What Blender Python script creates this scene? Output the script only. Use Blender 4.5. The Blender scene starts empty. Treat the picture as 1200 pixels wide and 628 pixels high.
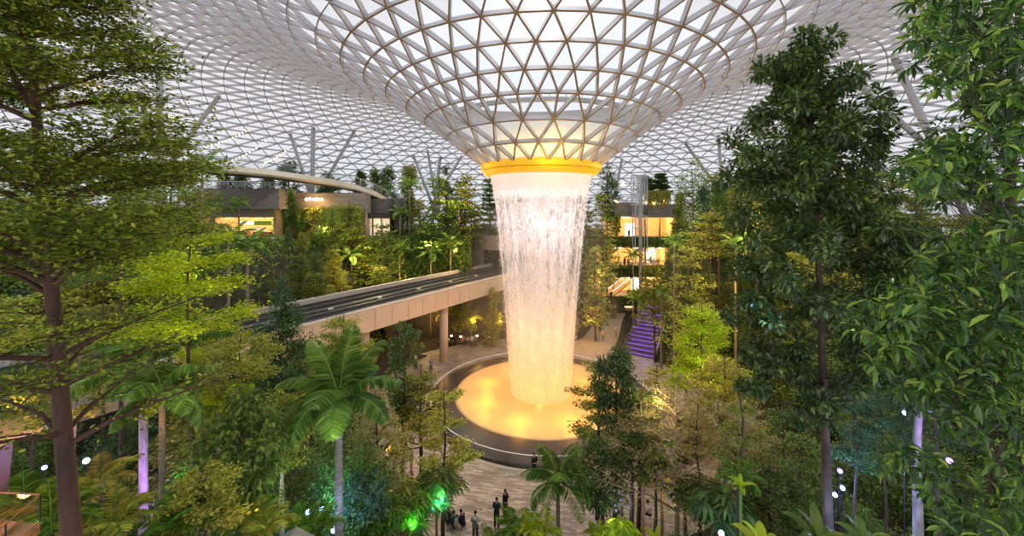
import bpy, math, random
import numpy as np
from mathutils import Vector, Matrix

SC = bpy.context.scene
COL = SC.collection
F = 465.0            # focal length in pixels of the 1200 x 628 frame
HY = 248.0           # horizon row
EYE = 19.0           # camera height over the plaza
CX, CY = 2.9, 40.3   # axis of the waterfall
rng = np.random.default_rng(7)
random.seed(7)

def P(px, py, Y):
    return np.array([(px - 600.0) / F * Y, Y, EYE - (py - HY) / F * Y])
def G(px, py, z=0.0):
    Y = F * (EYE - z) / (py - HY)
    return np.array([(px - 600.0) / F * Y, Y, z])
def pix(p):
    return 600 + p[0] / p[1] * F, HY + (EYE - p[2]) / p[1] * F

# ------------------------------------------------------------------ mesh helper
class MB:
    def __init__(s):
        s.v = []; s.f = []; s.n = 0
    def add(s, v, f, mat=0):
        v = np.asarray(v, dtype=np.float64).reshape(-1, 3)
        f = np.asarray(f, dtype=np.int64)
        if f.ndim == 1: f = f.reshape(1, -1)
        s.v.append(v); s.f.append((f + s.n, mat)); s.n += len(v)
        return s
    def polys(s, v, faces, mat=0):
        v = np.asarray(v, dtype=np.float64).reshape(-1, 3)
        s.v.append(v)
        for f in faces:
            s.f.append((np.asarray(f, dtype=np.int64).reshape(1, -1) + s.n, mat))
        s.n += len(v)
        return s
    def mesh(s, name, mats, smooth=False):
        me = bpy.data.meshes.new(name)
        if s.n:
            V = np.concatenate(s.v).astype(np.float32)
            li = np.concatenate([f.ravel() for f, m in s.f])
            tot = np.concatenate([np.full(len(f), f.shape[1]) for f, m in s.f])
            mi = np.concatenate([np.full(len(f), m) for f, m in s.f])
            st = np.concatenate([[0], np.cumsum(tot)[:-1]])
            me.vertices.add(len(V)); me.vertices.foreach_set('co', V.ravel())
            me.loops.add(len(li)); me.loops.foreach_set('vertex_index', li.astype(np.int32))
            me.polygons.add(len(tot))
            me.polygons.foreach_set('loop_start', st.astype(np.int32))
            me.polygons.foreach_set('loop_total', tot.astype(np.int32))
            me.polygons.foreach_set('material_index', mi.astype(np.int32))
            me.polygons.foreach_set('use_smooth', np.full(len(tot), smooth))
            me.update(calc_edges=True)
        for m in (mats if isinstance(mats, (list, tuple)) else [mats]):
            me.materials.append(m)
        return me
    def build(s, name, mats, parent=None, smooth=False):
        o = bpy.data.objects.new(name, s.mesh(name, mats, smooth))
        COL.objects.link(o)
        if parent is not None: o.parent = parent
        return o

def box(mb, c, size, rz=0.0, mat=0):
    x, y, z = np.array(size) / 2.0
    v = np.array([[sx * x, sy * y, sz * z] for sz in (-1, 1) for sy in (-1, 1) for sx in (-1, 1)])
    ca, sa = math.cos(rz), math.sin(rz)
    v = np.stack([v[:, 0] * ca - v[:, 1] * sa, v[:, 0] * sa + v[:, 1] * ca, v[:, 2]], 1) + np.array(c)
    mb.add(v, [[0, 2, 3, 1], [4, 5, 7, 6], [0, 1, 5, 4], [2, 6, 7, 3], [0, 4, 6, 2], [1, 3, 7, 5]], mat)

def norm(a):
    a = np.asarray(a, float)
    return a / np.maximum(np.linalg.norm(a, axis=-1, keepdims=True), 1e-9)

def tube(mb, pts, rad, n=6, mat=0, cap=True):
    pts = np.asarray(pts, float); k = len(pts)
    rad = np.broadcast_to(np.asarray(rad, float), (k,))
    d = norm(np.gradient(pts, axis=0))
    ref = np.array([0, 0, 1.0]) if abs(d[0][2]) < 0.9 else np.array([1.0, 0, 0])
    u = norm(np.cross(d, ref)); w = np.cross(d, u)
    a = np.arange(n) * 2 * math.pi / n
    v = pts[:, None, :] + rad[:, None, None] * (u[:, None, :] * np.cos(a)[None, :, None] + w[:, None, :] * np.sin(a)[None, :, None])
    i = np.arange(k - 1)[:, None] * n; j = np.arange(n)[None, :]; j2 = (j + 1) % n
    f = np.stack([i + j, i + j2, i + n + j2, i + n + j], -1).reshape(-1, 4)
    base = mb.n
    mb.add(v.reshape(-1, 3), f, mat)
    if cap:
        mb.f.append((np.arange(n)[::-1].reshape(1, -1) + base, mat))
        mb.f.append((np.arange(n).reshape(1, -1) + base + (k - 1) * n, mat))

def lathe(mb, prof, n=48, c=(0, 0, 0), mat=0, closed=False):
    prof = np.asarray(prof, float); k = len(prof)
    a = np.arange(n) * 2 * math.pi / n
    v = np.stack([prof[:, 0, None] * np.cos(a), prof[:, 0, None] * np.sin(a), np.repeat(prof[:, 1, None], n, 1)], -1) + np.array(c)
    kk = k if closed else k - 1
    i = np.arange(kk)[:, None]; i2 = (i + 1) % k
    j = np.arange(n)[None, :]; j2 = (j + 1) % n
    f = np.stack([i * n + j, i * n + j2, i2 * n + j2, i2 * n + j], -1).reshape(-1, 4)
    mb.add(v.reshape(-1, 3), f, mat)

def beams(mb, A, B, NA, NB, w, d, sidemat=0, capmat=1):
    """boxes along the edges A-B, hanging depth d below the surface normal; the lower face gets its own material"""
    t = norm(np.cross(B - A, (NA + NB) / 2)) * (w / 2)
    v = np.stack([A - t, A + t, B + t, B - t, A - t - NA * d, A + t - NA * d, B + t - NB * d, B - t - NB * d], 1)
    m = len(A); o = (np.arange(m) * 8)[:, None]
    base = mb.n
    mb.v.append(v.reshape(-1, 3)); mb.n += m * 8
    for q, mt in (((0, 1, 2, 3), sidemat), ((4, 7, 6, 5), capmat), ((0, 4, 5, 1), sidemat), ((2, 6, 7, 3), sidemat), ((1, 5, 6, 2), sidemat), ((0, 3, 7, 4), sidemat)):
        mb.f.append((o + np.array(q)[None, :] + base, mt))

def leaves(mb, tv, tf, pos, ax, up, L, W=None, mat=0):
    """copies of a leaf template (along, across, up) at pos"""
    pos = np.asarray(pos, float); n = len(pos)
    if n == 0: return
    ax = norm(ax); sd = norm(np.cross(up, ax)); up = np.cross(ax, sd)
    L = np.broadcast_to(np.asarray(L, float), (n,)); W = L if W is None else np.broadcast_to(np.asarray(W, float), (n,))
    tv = np.asarray(tv, float); k = len(tv)
    v = pos[:, None, :] + ax[:, None, :] * (tv[None, :, 0, None] * L[:, None, None]) \
        + sd[:, None, :] * (tv[None, :, 1, None] * W[:, None, None]) + up[:, None, :] * (tv[None, :, 2, None] * L[:, None, None])
    o = (np.arange(n) * k)[:, None, None]
    tf = np.asarray(tf)
    mb.add(v.reshape(-1, 3), (o + tf[None]).reshape(-1, tf.shape[1]), mat)

LEAF4_V = [(0, 0, 0), (.45, .5, .05), (1, 0, -.06), (.45, -.5, .05)]
LEAF4_F = [(0, 1, 2, 3)]
LEAF8_V = [(0, 0, 0), (.3, .4, .08), (.3, 0, .02), (.3, -.4, .08), (.65, .42, .04), (.65, 0, -.03), (.65, -.42, .04), (1, 0, -.16)]
LEAF8_F = [(0, 2, 1), (0, 3, 2), (1, 2, 4), (2, 5, 4), (2, 3, 5), (3, 6, 5), (4, 5, 7), (5, 6, 7)]
def rvec(n, g=None):
    g = g or rng
    return norm(g.normal(size=(n, 3)))

# ------------------------------------------------------------------ object tree helpers
def tag(o, label, cat, group=None, kind=None):
    if label: o['label'] = label
    if cat: o['category'] = cat
    if group: o['group'] = group
    if kind: o['kind'] = kind
    return o
def empty(name, loc=(0, 0, 0), rz=0.0, sc=1.0):
    o = bpy.data.objects.new(name, None); COL.objects.link(o)
    o.location = [float(q) for q in loc]; o.rotation_euler = (0, 0, rz)
    o.scale = (sc, sc, sc) if np.isscalar(sc) else sc
    o.empty_display_size = .3
    return o
def inst(name, me, parent=None, loc=None):
    o = bpy.data.objects.new(name, me); COL.objects.link(o)
    if parent is not None: o.parent = parent
    if loc is not None: o.location = [float(q) for q in loc]
    return o
def lamp(kind, loc, power, color, r=.15, target=None, size=None, blend=.5, name='light'):
    l = bpy.data.lights.new(name, kind); l.energy = power; l.color = color
    if kind in ('POINT', 'SPOT'): l.shadow_soft_size = r
    if kind == 'SPOT':
        l.spot_size = size or 1.0; l.spot_blend = blend
    if kind == 'AREA': l.size = r
    o = bpy.data.objects.new(name, l); COL.objects.link(o); o.location = [float(q) for q in loc]
    if target is not None:
        o.rotation_euler = (Vector([float(q) for q in target]) - Vector([float(q) for q in loc])).to_track_quat('-Z', 'Y').to_euler()
    return o

# ------------------------------------------------------------------ materials
def newmat(name):
    m = bpy.data.materials.new(name); m.use_nodes = True
    nt = m.node_tree; nt.nodes.clear()
    out = nt.nodes.new('ShaderNodeOutputMaterial')
    def N(t, **kw):
        n = nt.nodes.new(t)
        for k, v in kw.items():
            if k in n.inputs: n.inputs[k].default_value = v
            else: setattr(n, k, v)
        return n
    def Lk(a, b): nt.links.new(a, b)
    return m, N, Lk, out
def c4(c): return (c[0], c[1], c[2], 1.0)
def ramp(N, stops, interp='LINEAR'):
    r = N('ShaderNodeValToRGB'); r.color_ramp.interpolation = interp
    e = r.color_ramp.elements
    while len(e) < len(stops): e.new(.5)
    for i, (p, c) in enumerate(stops):
        e[i].position = p; e[i].color = c4(c)
    return r
def m_plain(name, col, rough=.6, metal=0.0, var=.12, scale=3.0, bump=0.0, emit=None, estr=0.0, spec=.4, stretch=(1, 1, 1)):
    m, N, L, out = newmat(name)
    b = N('ShaderNodeBsdfPrincipled', Roughness=rough, Metallic=metal)
    b.inputs['Specular IOR Level'].default_value = spec
    tc = N('ShaderNodeTexCoord'); mp = N('ShaderNodeMapping'); mp.inputs['Scale'].default_value = stretch
    nz = N('ShaderNodeTexNoise', Scale=scale, Detail=5.0)
    L(tc.outputs['Object'], mp.inputs[0]); L(mp.outputs[0], nz.inputs['Vector'])
    r = ramp(N, [(.3, [q * (1 - var) for q in col]), (.7, [min(1, q * (1 + var)) for q in col])])
    L(nz.outputs[0], r.inputs[0]); L(r.outputs[0], b.inputs['Base Color'])
    if bump:
        bp = N('ShaderNodeBump', Strength=bump, Distance=.05); L(nz.outputs[0], bp.inputs['Height']); L(bp.outputs[0], b.inputs['Normal'])
    if emit:
        b.inputs['Emission Color'].default_value = c4(emit); b.inputs['Emission Strength'].default_value = estr
    L(b.outputs[0], out.inputs[0]); return m
def m_glow(name, col, s):
    m, N, L, out = newmat(name)
    e = N('ShaderNodeEmission', Strength=s); e.inputs[0].default_value = c4(col)
    L(e.outputs[0], out.inputs[0]); return m
def m_glass(name, tint=(.95, .97, .97), mix=.12, col=(.7, .75, .78)):
    m, N, L, out = newmat(name)
    t = N('ShaderNodeBsdfTransparent'); t.inputs[0].default_value = c4(tint)
    g = N('ShaderNodeBsdfGlossy', Roughness=.05); g.inputs[0].default_value = c4(col)
    d = N('ShaderNodeMixShader'); d.inputs[0].default_value = mix
    L(t.outputs[0], d.inputs[1]); L(g.outputs[0], d.inputs[2]); L(d.outputs[0], out.inputs[0]); return m
def m_leaf(name, stops, trans=.42, rough=.45, objvar=.25, hue=.02, spec=.35):
    """per-leaf colour from the island, per-tree shift from the object"""
    m, N, L, out = newmat(name)
    g = N('ShaderNodeNewGeometry'); oi = N('ShaderNodeObjectInfo')
    r = ramp(N, stops); L(g.outputs['Random Per Island'], r.inputs[0])
    hs = N('ShaderNodeHueSaturation')
    mr = N('ShaderNodeMapRange'); mr.inputs['To Min'].default_value = .5 - hue; mr.inputs['To Max'].default_value = .5 + hue
    mv = N('ShaderNodeMapRange'); mv.inputs['To Min'].default_value = 1 - objvar; mv.inputs['To Max'].default_value = 1 + objvar
    mul = N('ShaderNodeMath', operation='FRACT'); mm = N('ShaderNodeMath', operation='MULTIPLY'); mm.inputs[1].default_value = 7.31
    L(oi.outputs['Random'], mr.inputs[0]); L(oi.outputs['Random'], mm.inputs[0]); L(mm.outputs[0], mul.inputs[0]); L(mul.outputs[0], mv.inputs[0])
    L(mr.outputs[0], hs.inputs['Hue']); L(mv.outputs[0], hs.inputs['Value']); L(r.outputs[0], hs.inputs['Color'])
    b = N('ShaderNodeBsdfPrincipled', Roughness=rough); b.inputs['Specular IOR Level'].default_value = spec
    t = N('ShaderNodeBsdfTranslucent'); mx = N('ShaderNodeMixShader'); mx.inputs[0].default_value = trans
    br = N('ShaderNodeMixRGB', blend_type='MULTIPLY'); br.inputs[0].default_value = 1; br.inputs[2].default_value = (1.5, 1.6, .7, 1)
    L(hs.outputs[0], br.inputs[1]); L(br.outputs[0], t.inputs[0])
    L(hs.outputs[0], b.inputs['Base Color'])
    L(b.outputs[0], mx.inputs[1]); L(t.outputs[0], mx.inputs[2]); L(mx.outputs[0], out.inputs[0]); return m

M = {}
M['bark_red'] = m_plain('reddish bark', (.085, .040, .026), .85, var=.4, scale=6, bump=.5, stretch=(1, 1, .25))
M['bark'] = m_plain('brown bark', (.085, .055, .038), .85, var=.4, scale=5, bump=.5, stretch=(1, 1, .3))
M['bark_grey'] = m_plain('grey bark', (.30, .27, .24), .85, var=.4, scale=6, bump=.4, stretch=(1, 1, .4))
M['bark_tan'] = m_plain('tan twig bark', (.40, .28, .18), .85, var=.3, scale=6)
M['palm_trunk'] = m_plain('ringed palm trunk', (.24, .20, .16), .8, var=.35, scale=9, bump=.4, stretch=(.3, .3, 2.5))
M['lf_tier'] = m_leaf('tiered tree leaf', [(0, (.045, .075, .008)), (.55, (.15, .18, .018)), (1, (.42, .42, .06))], trans=.4)
M['lf_olive'] = m_leaf('olive leaf', [(0, (.08, .12, .025)), (.5, (.20, .235, .05)), (1, (.42, .42, .11))], trans=.42)
M['lf_dark'] = m_leaf('dark glossy leaf', [(0, (.016, .045, .012)), (.55, (.05, .115, .025)), (.9, (.13, .22, .045)), (1, (.28, .36, .09))], trans=.3, rough=.3, spec=.65)
M['lf_mid'] = m_leaf('mid green leaf', [(0, (.045, .095, .022)), (.55, (.12, .19, .04)), (1, (.27, .35, .09))], trans=.42)
M['lf_lime'] = m_leaf('lime leaf', [(0, (0.157, 0.235, 0.009)), (.5, (0.358, 0.448, 0.017)), (1, (0.627, 0.672, 0.056))], trans=.45, objvar=.1)
M['lf_yellow'] = m_leaf('yellow green leaf', [(0, (.16, .18, .03)), (.5, (.36, .37, .07)), (1, (.62, .58, .16))], trans=.42, objvar=.15)
M['lf_palm'] = m_leaf('palm leaflet', [(0, (0.072, 0.160, 0.029)), (.6, (0.189, 0.319, 0.072)), (1, (0.392, 0.522, 0.160))], trans=.35, rough=.38, spec=.5)
M['lf_pale'] = m_leaf('pale dry leaf', [(0, (0.192, 0.180, 0.048)), (.5, (0.384, 0.336, 0.120)), (1, (0.600, 0.504, 0.240))], trans=.4)
M['lf_fern'] = m_leaf('fern pinna', [(0, (0.045, 0.120, 0.015)), (.6, (0.150, 0.270, 0.030)), (1, (0.330, 0.450, 0.060))], trans=.4)
M['lf_blue'] = m_leaf('blue green leaf', [(0, (0.026, 0.078, 0.052)), (.6, (0.078, 0.156, 0.104)), (1, (0.182, 0.286, 0.195))])
M['lf_laurel'] = m_leaf('laurel leaf', [(0, (0.015, 0.042, 0.012)), (.5, (0.053, 0.128, 0.024)), (.85, (0.150, 0.285, 0.045)), (1, (0.450, 0.570, 0.105))], trans=.36, rough=.3, spec=.65, objvar=.05)
M['steel'] = m_plain('painted steel', (.50, .49, .50), .45, var=.05)
M['beam_side'] = m_plain('white roof beam', (.60, .58, .60), .5, var=.04, scale=.5)
M['beam_cap_grey'] = m_plain('grey beam cap', (.27, .235, .22), .5, var=.05, scale=.5)
M['beam_cap'] = m_plain('bronze beam cap', (.30, .19, .10), .45, var=.1, scale=.5)
M['chrome'] = m_plain('brushed metal rail', (.62, .62, .62), .3, .8, var=.05)
M['stone'] = m_plain('grey stone cladding', (.22, .20, .195), .7, var=.25, scale=2.5, bump=.2, stretch=(.4, .4, 2.2))
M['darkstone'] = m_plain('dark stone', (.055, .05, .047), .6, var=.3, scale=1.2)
M['cream'] = m_plain('cream soffit', (.42, .36, .27), .7, var=.08)
M['concrete'] = m_plain('pale concrete', (.55, .50, .46), .6, var=.08, scale=1.5)
M['girder'] = m_plain('cream bridge cladding', (.62, .53, .45), .5, var=.05, scale=.6)
M['track'] = m_plain('dark guideway', (.045, .045, .05), .6, var=.3, scale=1.5)
M['soil'] = m_plain('dark brown soil', (.035, .032, .016), .95, var=.5, scale=.8, bump=.5)  # dark, mottled soil colour of the slopes
M['timber'] = m_plain('copper timber', (.36, .15, .06), .5, var=.3, scale=4, stretch=(.2, 2, 2))
M['glass'] = m_glass('clear balustrade glass', (.93, .96, .96), .14)
# ------------------------------------------------------------------ camera, world
cam = bpy.data.cameras.new('camera'); camo = bpy.data.objects.new('camera', cam); COL.objects.link(camo)
cam.sensor_width = 36.0; cam.lens = F / 1200.0 * 36.0
camo.location = (0, 0, EYE); camo.rotation_euler = (math.pi / 2, 0, 0)
cam.shift_y = -(314.0 - HY) / 1200.0
cam.clip_start = .1; cam.clip_end = 600
SC.camera = camo
w = bpy.data.worlds.new('overcast dusk'); SC.world = w; w.use_nodes = True
wn = w.node_tree; bg = wn.nodes['Background']
tcw = wn.nodes.new('ShaderNodeTexCoord'); sx = wn.nodes.new('ShaderNodeSeparateXYZ')
cr = wn.nodes.new('ShaderNodeValToRGB')
cr.color_ramp.elements[0].position = .45; cr.color_ramp.elements[0].color = (.80, .84, .93, 1)
cr.color_ramp.elements[1].position = .9; cr.color_ramp.elements[1].color = (.97, .985, 1.0, 1)
mrw = wn.nodes.new('ShaderNodeMapRange'); mrw.inputs['From Min'].default_value = -1
wn.links.new(tcw.outputs['Generated'], sx.inputs[0]); wn.links.new(sx.outputs['Z'], mrw.inputs[0]); wn.links.new(mrw.outputs[0], cr.inputs[0])
wn.links.new(cr.outputs[0], bg.inputs[0]); bg.inputs[1].default_value = 1.3
SC.view_settings.view_transform = 'Standard'
SC.view_settings.look = 'None'
SC.view_settings.exposure = 0.46
SC.cycles.use_denoising = True
SC.cycles.max_bounces = 8; SC.cycles.transparent_max_bounces = 16
SC.cycles.diffuse_bounces = 3; SC.cycles.glossy_bounces = 3; SC.cycles.transmission_bounces = 4
SC.cycles.sample_clamp_indirect = 6.0

# ------------------------------------------------------------------ terrain
def sstep(a, b, x):
    t = np.clip((x - a) / (b - a), 0, 1); return t * t * (3 - 2 * t)
BR0 = np.array([-31.5, 17.0]); BR1 = np.array([-.2, 68.0])           # axis of the train bridge
BD = (BR1 - BR0) / np.linalg.norm(BR1 - BR0); BN = np.array([-BD[1], BD[0]])
def hgt(x, y):
    x = np.asarray(x, float); y = np.asarray(y, float)
    r = np.hypot(x - CX, y - CY)
    top = 3.6 + (14.0 - 3.6) * sstep(22, 46, y)
    h = top * sstep(17.5, 36, r)
    # corridor of the path and the building at the back right
    px, py = 13.0, 55.0; qx, qy = 25.5, 88.0
    t = np.clip(((x - px) * (qx - px) + (y - py) * (qy - py)) / ((qx - px) ** 2 + (qy - py) ** 2), 0, 1)
    d = np.hypot(x - px - t * (qx - px), y - py - t * (qy - py))
    h = h * sstep(4.5, 10, d)
    # cut along the bridge
    s = (x - BR0[0]) * BD[0] + (y - BR0[1]) * BD[1]
    b = np.abs((x - BR0[0]) * BN[0] + (y - BR0[1]) * BN[1])
    cap = 5.5 + 20 * sstep(5.0, 10, b) + 30 * sstep(54, 58, s)
    h = np.minimum(h, cap)
    # dug-out dining hall behind the bridge
    dd = np.maximum(np.abs(x + 7) - 10, np.abs(y - 56.5) - 3.5)
    h = np.where(y > 50, h * sstep(0, 1.5, dd), h)
    return h
gx = np.linspace(-95, 95, 191); gy = np.linspace(-6, 125, 132)
XX, YY = np.meshgrid(gx, gy); ZZ = hgt(XX, YY) - .04 + .25 * (np.sin(XX * .9) * np.sin(YY * 1.1)) * (hgt(XX, YY) > .8)
mb = MB(); nx, ny = len(gx), len(gy)
i = np.arange(ny - 1)[:, None] * nx + np.arange(nx - 1)[None, :]
mb.add(np.stack([XX, YY, ZZ], -1).reshape(-1, 3), np.stack([i, i + 1, i + nx + 1, i + nx], -1).reshape(-1, 4))
tag(mb.build('ground', M['soil'], smooth=True), 'dark planted soil of the valley slopes', 'ground', kind='structure')

# plaza paving: random running slabs
def m_paving():
    m, N, L, out = newmat('stone plaza paving')
    tc = N('ShaderNodeTexCoord'); mp = N('ShaderNodeMapping'); mp.inputs['Rotation'].default_value = (0, 0, .16)
    br = N('ShaderNodeTexBrick', Scale=1.0); br.inputs['Brick Width'].default_value = .8; br.inputs['Row Height'].default_value = .15
    br.inputs['Mortar Size'].default_value = .012; br.offset = .37
    br.inputs['Color1'].default_value = (.24, .215, .20, 1); br.inputs['Color2'].default_value = (.58, .53, .49, 1); br.inputs['Mortar'].default_value = (.12, .11, .10, 1)
    br.inputs['Bias'].default_value = -.15
    L(tc.outputs['Object'], mp.inputs[0]); L(mp.outputs[0], br.inputs['Vector'])
    nz = N('ShaderNodeTexNoise', Scale=.5, Detail=3.0); L(tc.outputs['Object'], nz.inputs['Vector'])
    mx = N('ShaderNodeMixRGB', blend_type='OVERLAY'); mx.inputs[0].default_value = .5
    L(br.outputs[0], mx.inputs[1]); L(nz.outputs[0], mx.inputs[2])
    b = N('ShaderNodeBsdfPrincipled', Roughness=.5); L(mx.outputs[0], b.inputs['Base Color'])
    L(b.outputs[0], out.inputs[0]); return m
M['paving'] = m_paving()
mb = MB()
a = np.linspace(0, 2 * math.pi, 97)[:-1]
Rp = 19.0 + 1.2 * np.sin(3 * a + 1) + .8 * np.sin(5 * a)
ring_in = np.stack([CX + 11.4 * np.cos(a), CY + 11.4 * np.sin(a), 0 * a + .02], 1)
ring_out = np.stack([CX + Rp * np.cos(a), CY + Rp * np.sin(a), 0 * a + .02], 1)
k = np.arange(96)
mb.add(np.concatenate([ring_in, ring_out]), np.stack([k, k + 96, (k + 1) % 96 + 96, (k + 1) % 96], 1))
fl = mb.build('floor', M['paving']); tag(fl, 'grey brown stone slab paving of the round plaza', 'floor', kind='structure')
mb = MB()
pl = [(8.5, 52), (13.5, 60), (16.5, 68), (19.0, 74.3)]; wd = [4.5, 2.6, 2.3, 2.3]
v = []
for (x, y), q in zip(pl, wd): v += [(x - q, y, .035), (x + q, y, .035)]
mb.add(v, [[0, 1, 3, 2], [2, 3, 5, 4], [4, 5, 7, 6]])
M['path'] = m_plain('warm tan paving', (.42, .33, .26), .6, var=.12, scale=2)
tag(mb.build('path', M['path']), 'tan paved path leading from plaza to the lit building', 'path', kind='structure')

# ------------------------------------------------------------------ glass roof
prof = np.array([(5.7, 4.75), (7.3, 6.05), (9.2, 7.45), (11.24, 8.9), (12.9, 10.07), (14.75, 11.2), (20, 14.0), (25, 16.2), (30, 17.8), (36, 18.9), (42, 18.9), (50, 17.6), (58, 14.8), (66, 10.6), (73, 6.0), (78, 1.0), (81, -7.0)])
def smooth_prof(p):
    s = np.concatenate([[0], np.cumsum(np.hypot(*np.diff(p, axis=0).T))])
    ss = np.linspace(0, s[-1], 600)
    r = np.interp(ss, s, p[:, 0]); h = np.interp(ss, s, p[:, 1])
    k = np.ones(41) / 41
    r2 = np.convolve(np.pad(r, 20, mode='reflect', reflect_type='odd'), k, 'valid'); h2 = np.convolve(np.pad(h, 20, mode='reflect', reflect_type='odd'), k, 'valid')
    return ss, r2, h2
SS, RR, HH = smooth_prof(prof)
def roof_h(r): return np.interp(r, RR, HH) + EYE
s_list = [0.0]; 
s = 0.0; N_at = []
r_now = RR[0]
rings = []
Nn = 24; off = 0.0
while s < SS[-1]:
    r = np.interp(s, SS, RR); h = np.interp(s, SS, HH)
    if Nn == 24 and r > 10.6: Nn = 48; dbl = True
    elif Nn == 48 and r > 21.0: Nn = 96; dbl = True
    else: dbl = False
    ds = 1e-2
    tr = np.interp(s + ds, SS, RR) - np.interp(s - ds, SS, RR); th = np.interp(s + ds, SS, HH) - np.interp(s - ds, SS, HH)
    rings.append((r, h, Nn, dbl, norm(np.array([-th, tr]))))
    step_i = len(rings) - 1
    s += [2.12, 2.36, 2.5, 2.05, 2.17][step_i] if step_i < 5 else (2.1 if r < 60 else 2.3)
ang = []; o = math.pi / 24 * .3
for j, (r, h, n, dbl, nn) in enumerate(rings):
    if j == 0: st = o
    elif dbl: st = st
    else: st = st + math.pi / n
    ang.append(st + np.arange(n) * 2 * math.pi / n)
nodes, nors, start = [], [], []
tot = 0
for (r, h, n, dbl, nn), A in zip(rings, ang):
    start.append(tot); tot += n
    nodes.append(np.stack([CX + r * np.cos(A), CY + r * np.sin(A), np.full(n, EYE + h)], 1))
    nors.append(np.stack([nn[0] * np.cos(A), nn[0] * np.sin(A), np.full(n, nn[1])], 1))
nodes = np.concatenate(nodes); nors = np.concatenate(nors)
tris, edges = [], set()
for j in range(len(rings) - 1):
    n0, n1 = rings[j][2], rings[j + 1][2]; a0, a1 = start[j], start[j + 1]
    for q in range(n0):
        q1 = (q + 1) % n0
        edges.add((a0 + q, a0 + q1))
        if n1 == n0:
            # next ring is shifted by half a step
            t0 = q; tm = (q - 1) % n1
            tris += [(a0 + q, a0 + q1, a1 + t0), (a0 + q, a1 + t0, a1 + tm)]
            edges |= {(a0 + q, a1 + t0), (a0 + q, a1 + tm)}
        else:
            t = 2 * q; tp = (2 * q + 1) % n1; tm = (2 * q - 1) % n1
            tris += [(a0 + q, a1 + tp, a1 + t), (a0 + q, a1 + t, a1 + tm), (a0 + q, a0 + q1, a1 + tp)]
            edges |= {(a0 + q, a1 + t), (a0 + q, a1 + tp), (a0 + q, a1 + tm)}
for q in range(rings[-1][2]): edges.add((start[-1] + q, start[-1] + (q + 1) % rings[-1][2]))
E = np.array(sorted(edges))
def m_roofglass(lo, hi, name, tint=1.0, body=.9):
    m, N, L, out = newmat(name)
    t = N('ShaderNodeBsdfTransparent'); t.inputs[0].default_value = (.97 * tint, .985 * tint, tint, 1)
    tl = N('ShaderNodeBsdfTranslucent'); tl.inputs[0].default_value = (body, body * .99, body * 1.01, 1)
    df = N('ShaderNodeBsdfDiffuse'); df.inputs[0].default_value = (.62, .61, .63, 1)
    g = N('ShaderNodeNewGeometry')
    ad = N('ShaderNodeMixShader'); ad.inputs[0].default_value = .3
    L(tl.outputs[0], ad.inputs[1]); L(df.outputs[0], ad.inputs[2])
    lw = N('ShaderNodeLayerWeight', Blend=.35)
    mr = N('ShaderNodeMapRange'); mr.inputs['From Min'].default_value = .12; mr.inputs['From Max'].default_value = .75
    mr.inputs['To Min'].default_value = lo; mr.inputs['To Max'].default_value = hi
    L(lw.outputs['Facing'], mr.inputs[0])
    mx = N('ShaderNodeMixShader'); L(mr.outputs[0], mx.inputs[0])
    L(t.outputs[0], mx.inputs[1]); L(ad.outputs[0], mx.inputs[2]); L(mx.outputs[0], out.inputs[0]); return m
M['roofglass'] = m_roofglass(.10, .28, 'clear roof glass', .58); M['roofshade'] = m_roofglass(.93, .99, 'shaded roof glass', .9, .66)
roof = empty('ceiling', (0, 0, 0)); tag(roof, 'funnel shaped glass dome roof of white triangular steel lattice', 'roof', kind='structure')
T = np.array(tris); rT = np.hypot(nodes[T].mean(1)[:, 0] - CX, nodes[T].mean(1)[:, 1] - CY)
mb = MB(); mb.add(nodes, T[rT < 17.5]); mb.f.append((T[rT >= 17.5], 1)); mb.build('glazing', [M['roofglass'], M['roofshade']], roof)
rE = np.hypot(nodes[E[:, 0], 0] - CX, nodes[E[:, 0], 1] - CY); mb = MB()
for sel, dd, cp in ((rE < 19, .40, 1), (rE >= 19, .34, 2)):
    e = E[sel]; beams(mb, nodes[e[:, 0]], nodes[e[:, 1]], nors[e[:, 0]], nors[e[:, 1]], .13 if cp == 1 else .075, dd, 0, cp)
mb.build('lattice', [M['beam_side'], M['beam_cap'], M['beam_cap_grey']], roof)

# golden mouth ring
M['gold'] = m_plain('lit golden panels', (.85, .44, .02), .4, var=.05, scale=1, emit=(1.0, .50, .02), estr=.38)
M['joint'] = m_plain('dark joint', (.12, .06, .01), .6)
ring = empty('oculus_ring', (CX, CY, 0))
tag(ring, 'glowing golden ring at the mouth of the glass funnel above the waterfall', 'ring')
mb = MB(); lathe(mb, [(5.75, 23.75), (6.05, 23.62), (6.02, 23.15), (5.93, 23.08)], 96)
mb.build('upper_band', M['gold'], ring, True)
mb = MB(); lathe(mb, [(5.9, 23.1), (5.8, 23.02)], 96); mb.build('joint_gap', M['joint'], ring, True)
mb = MB(); lathe(mb, [(5.92, 23.03), (5.55, 22.62), (5.25, 22.5), (5.2, 22.75), (5.4, 23.6)], 96); mb.build('lower_band', M['gold'], ring, True)

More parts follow.
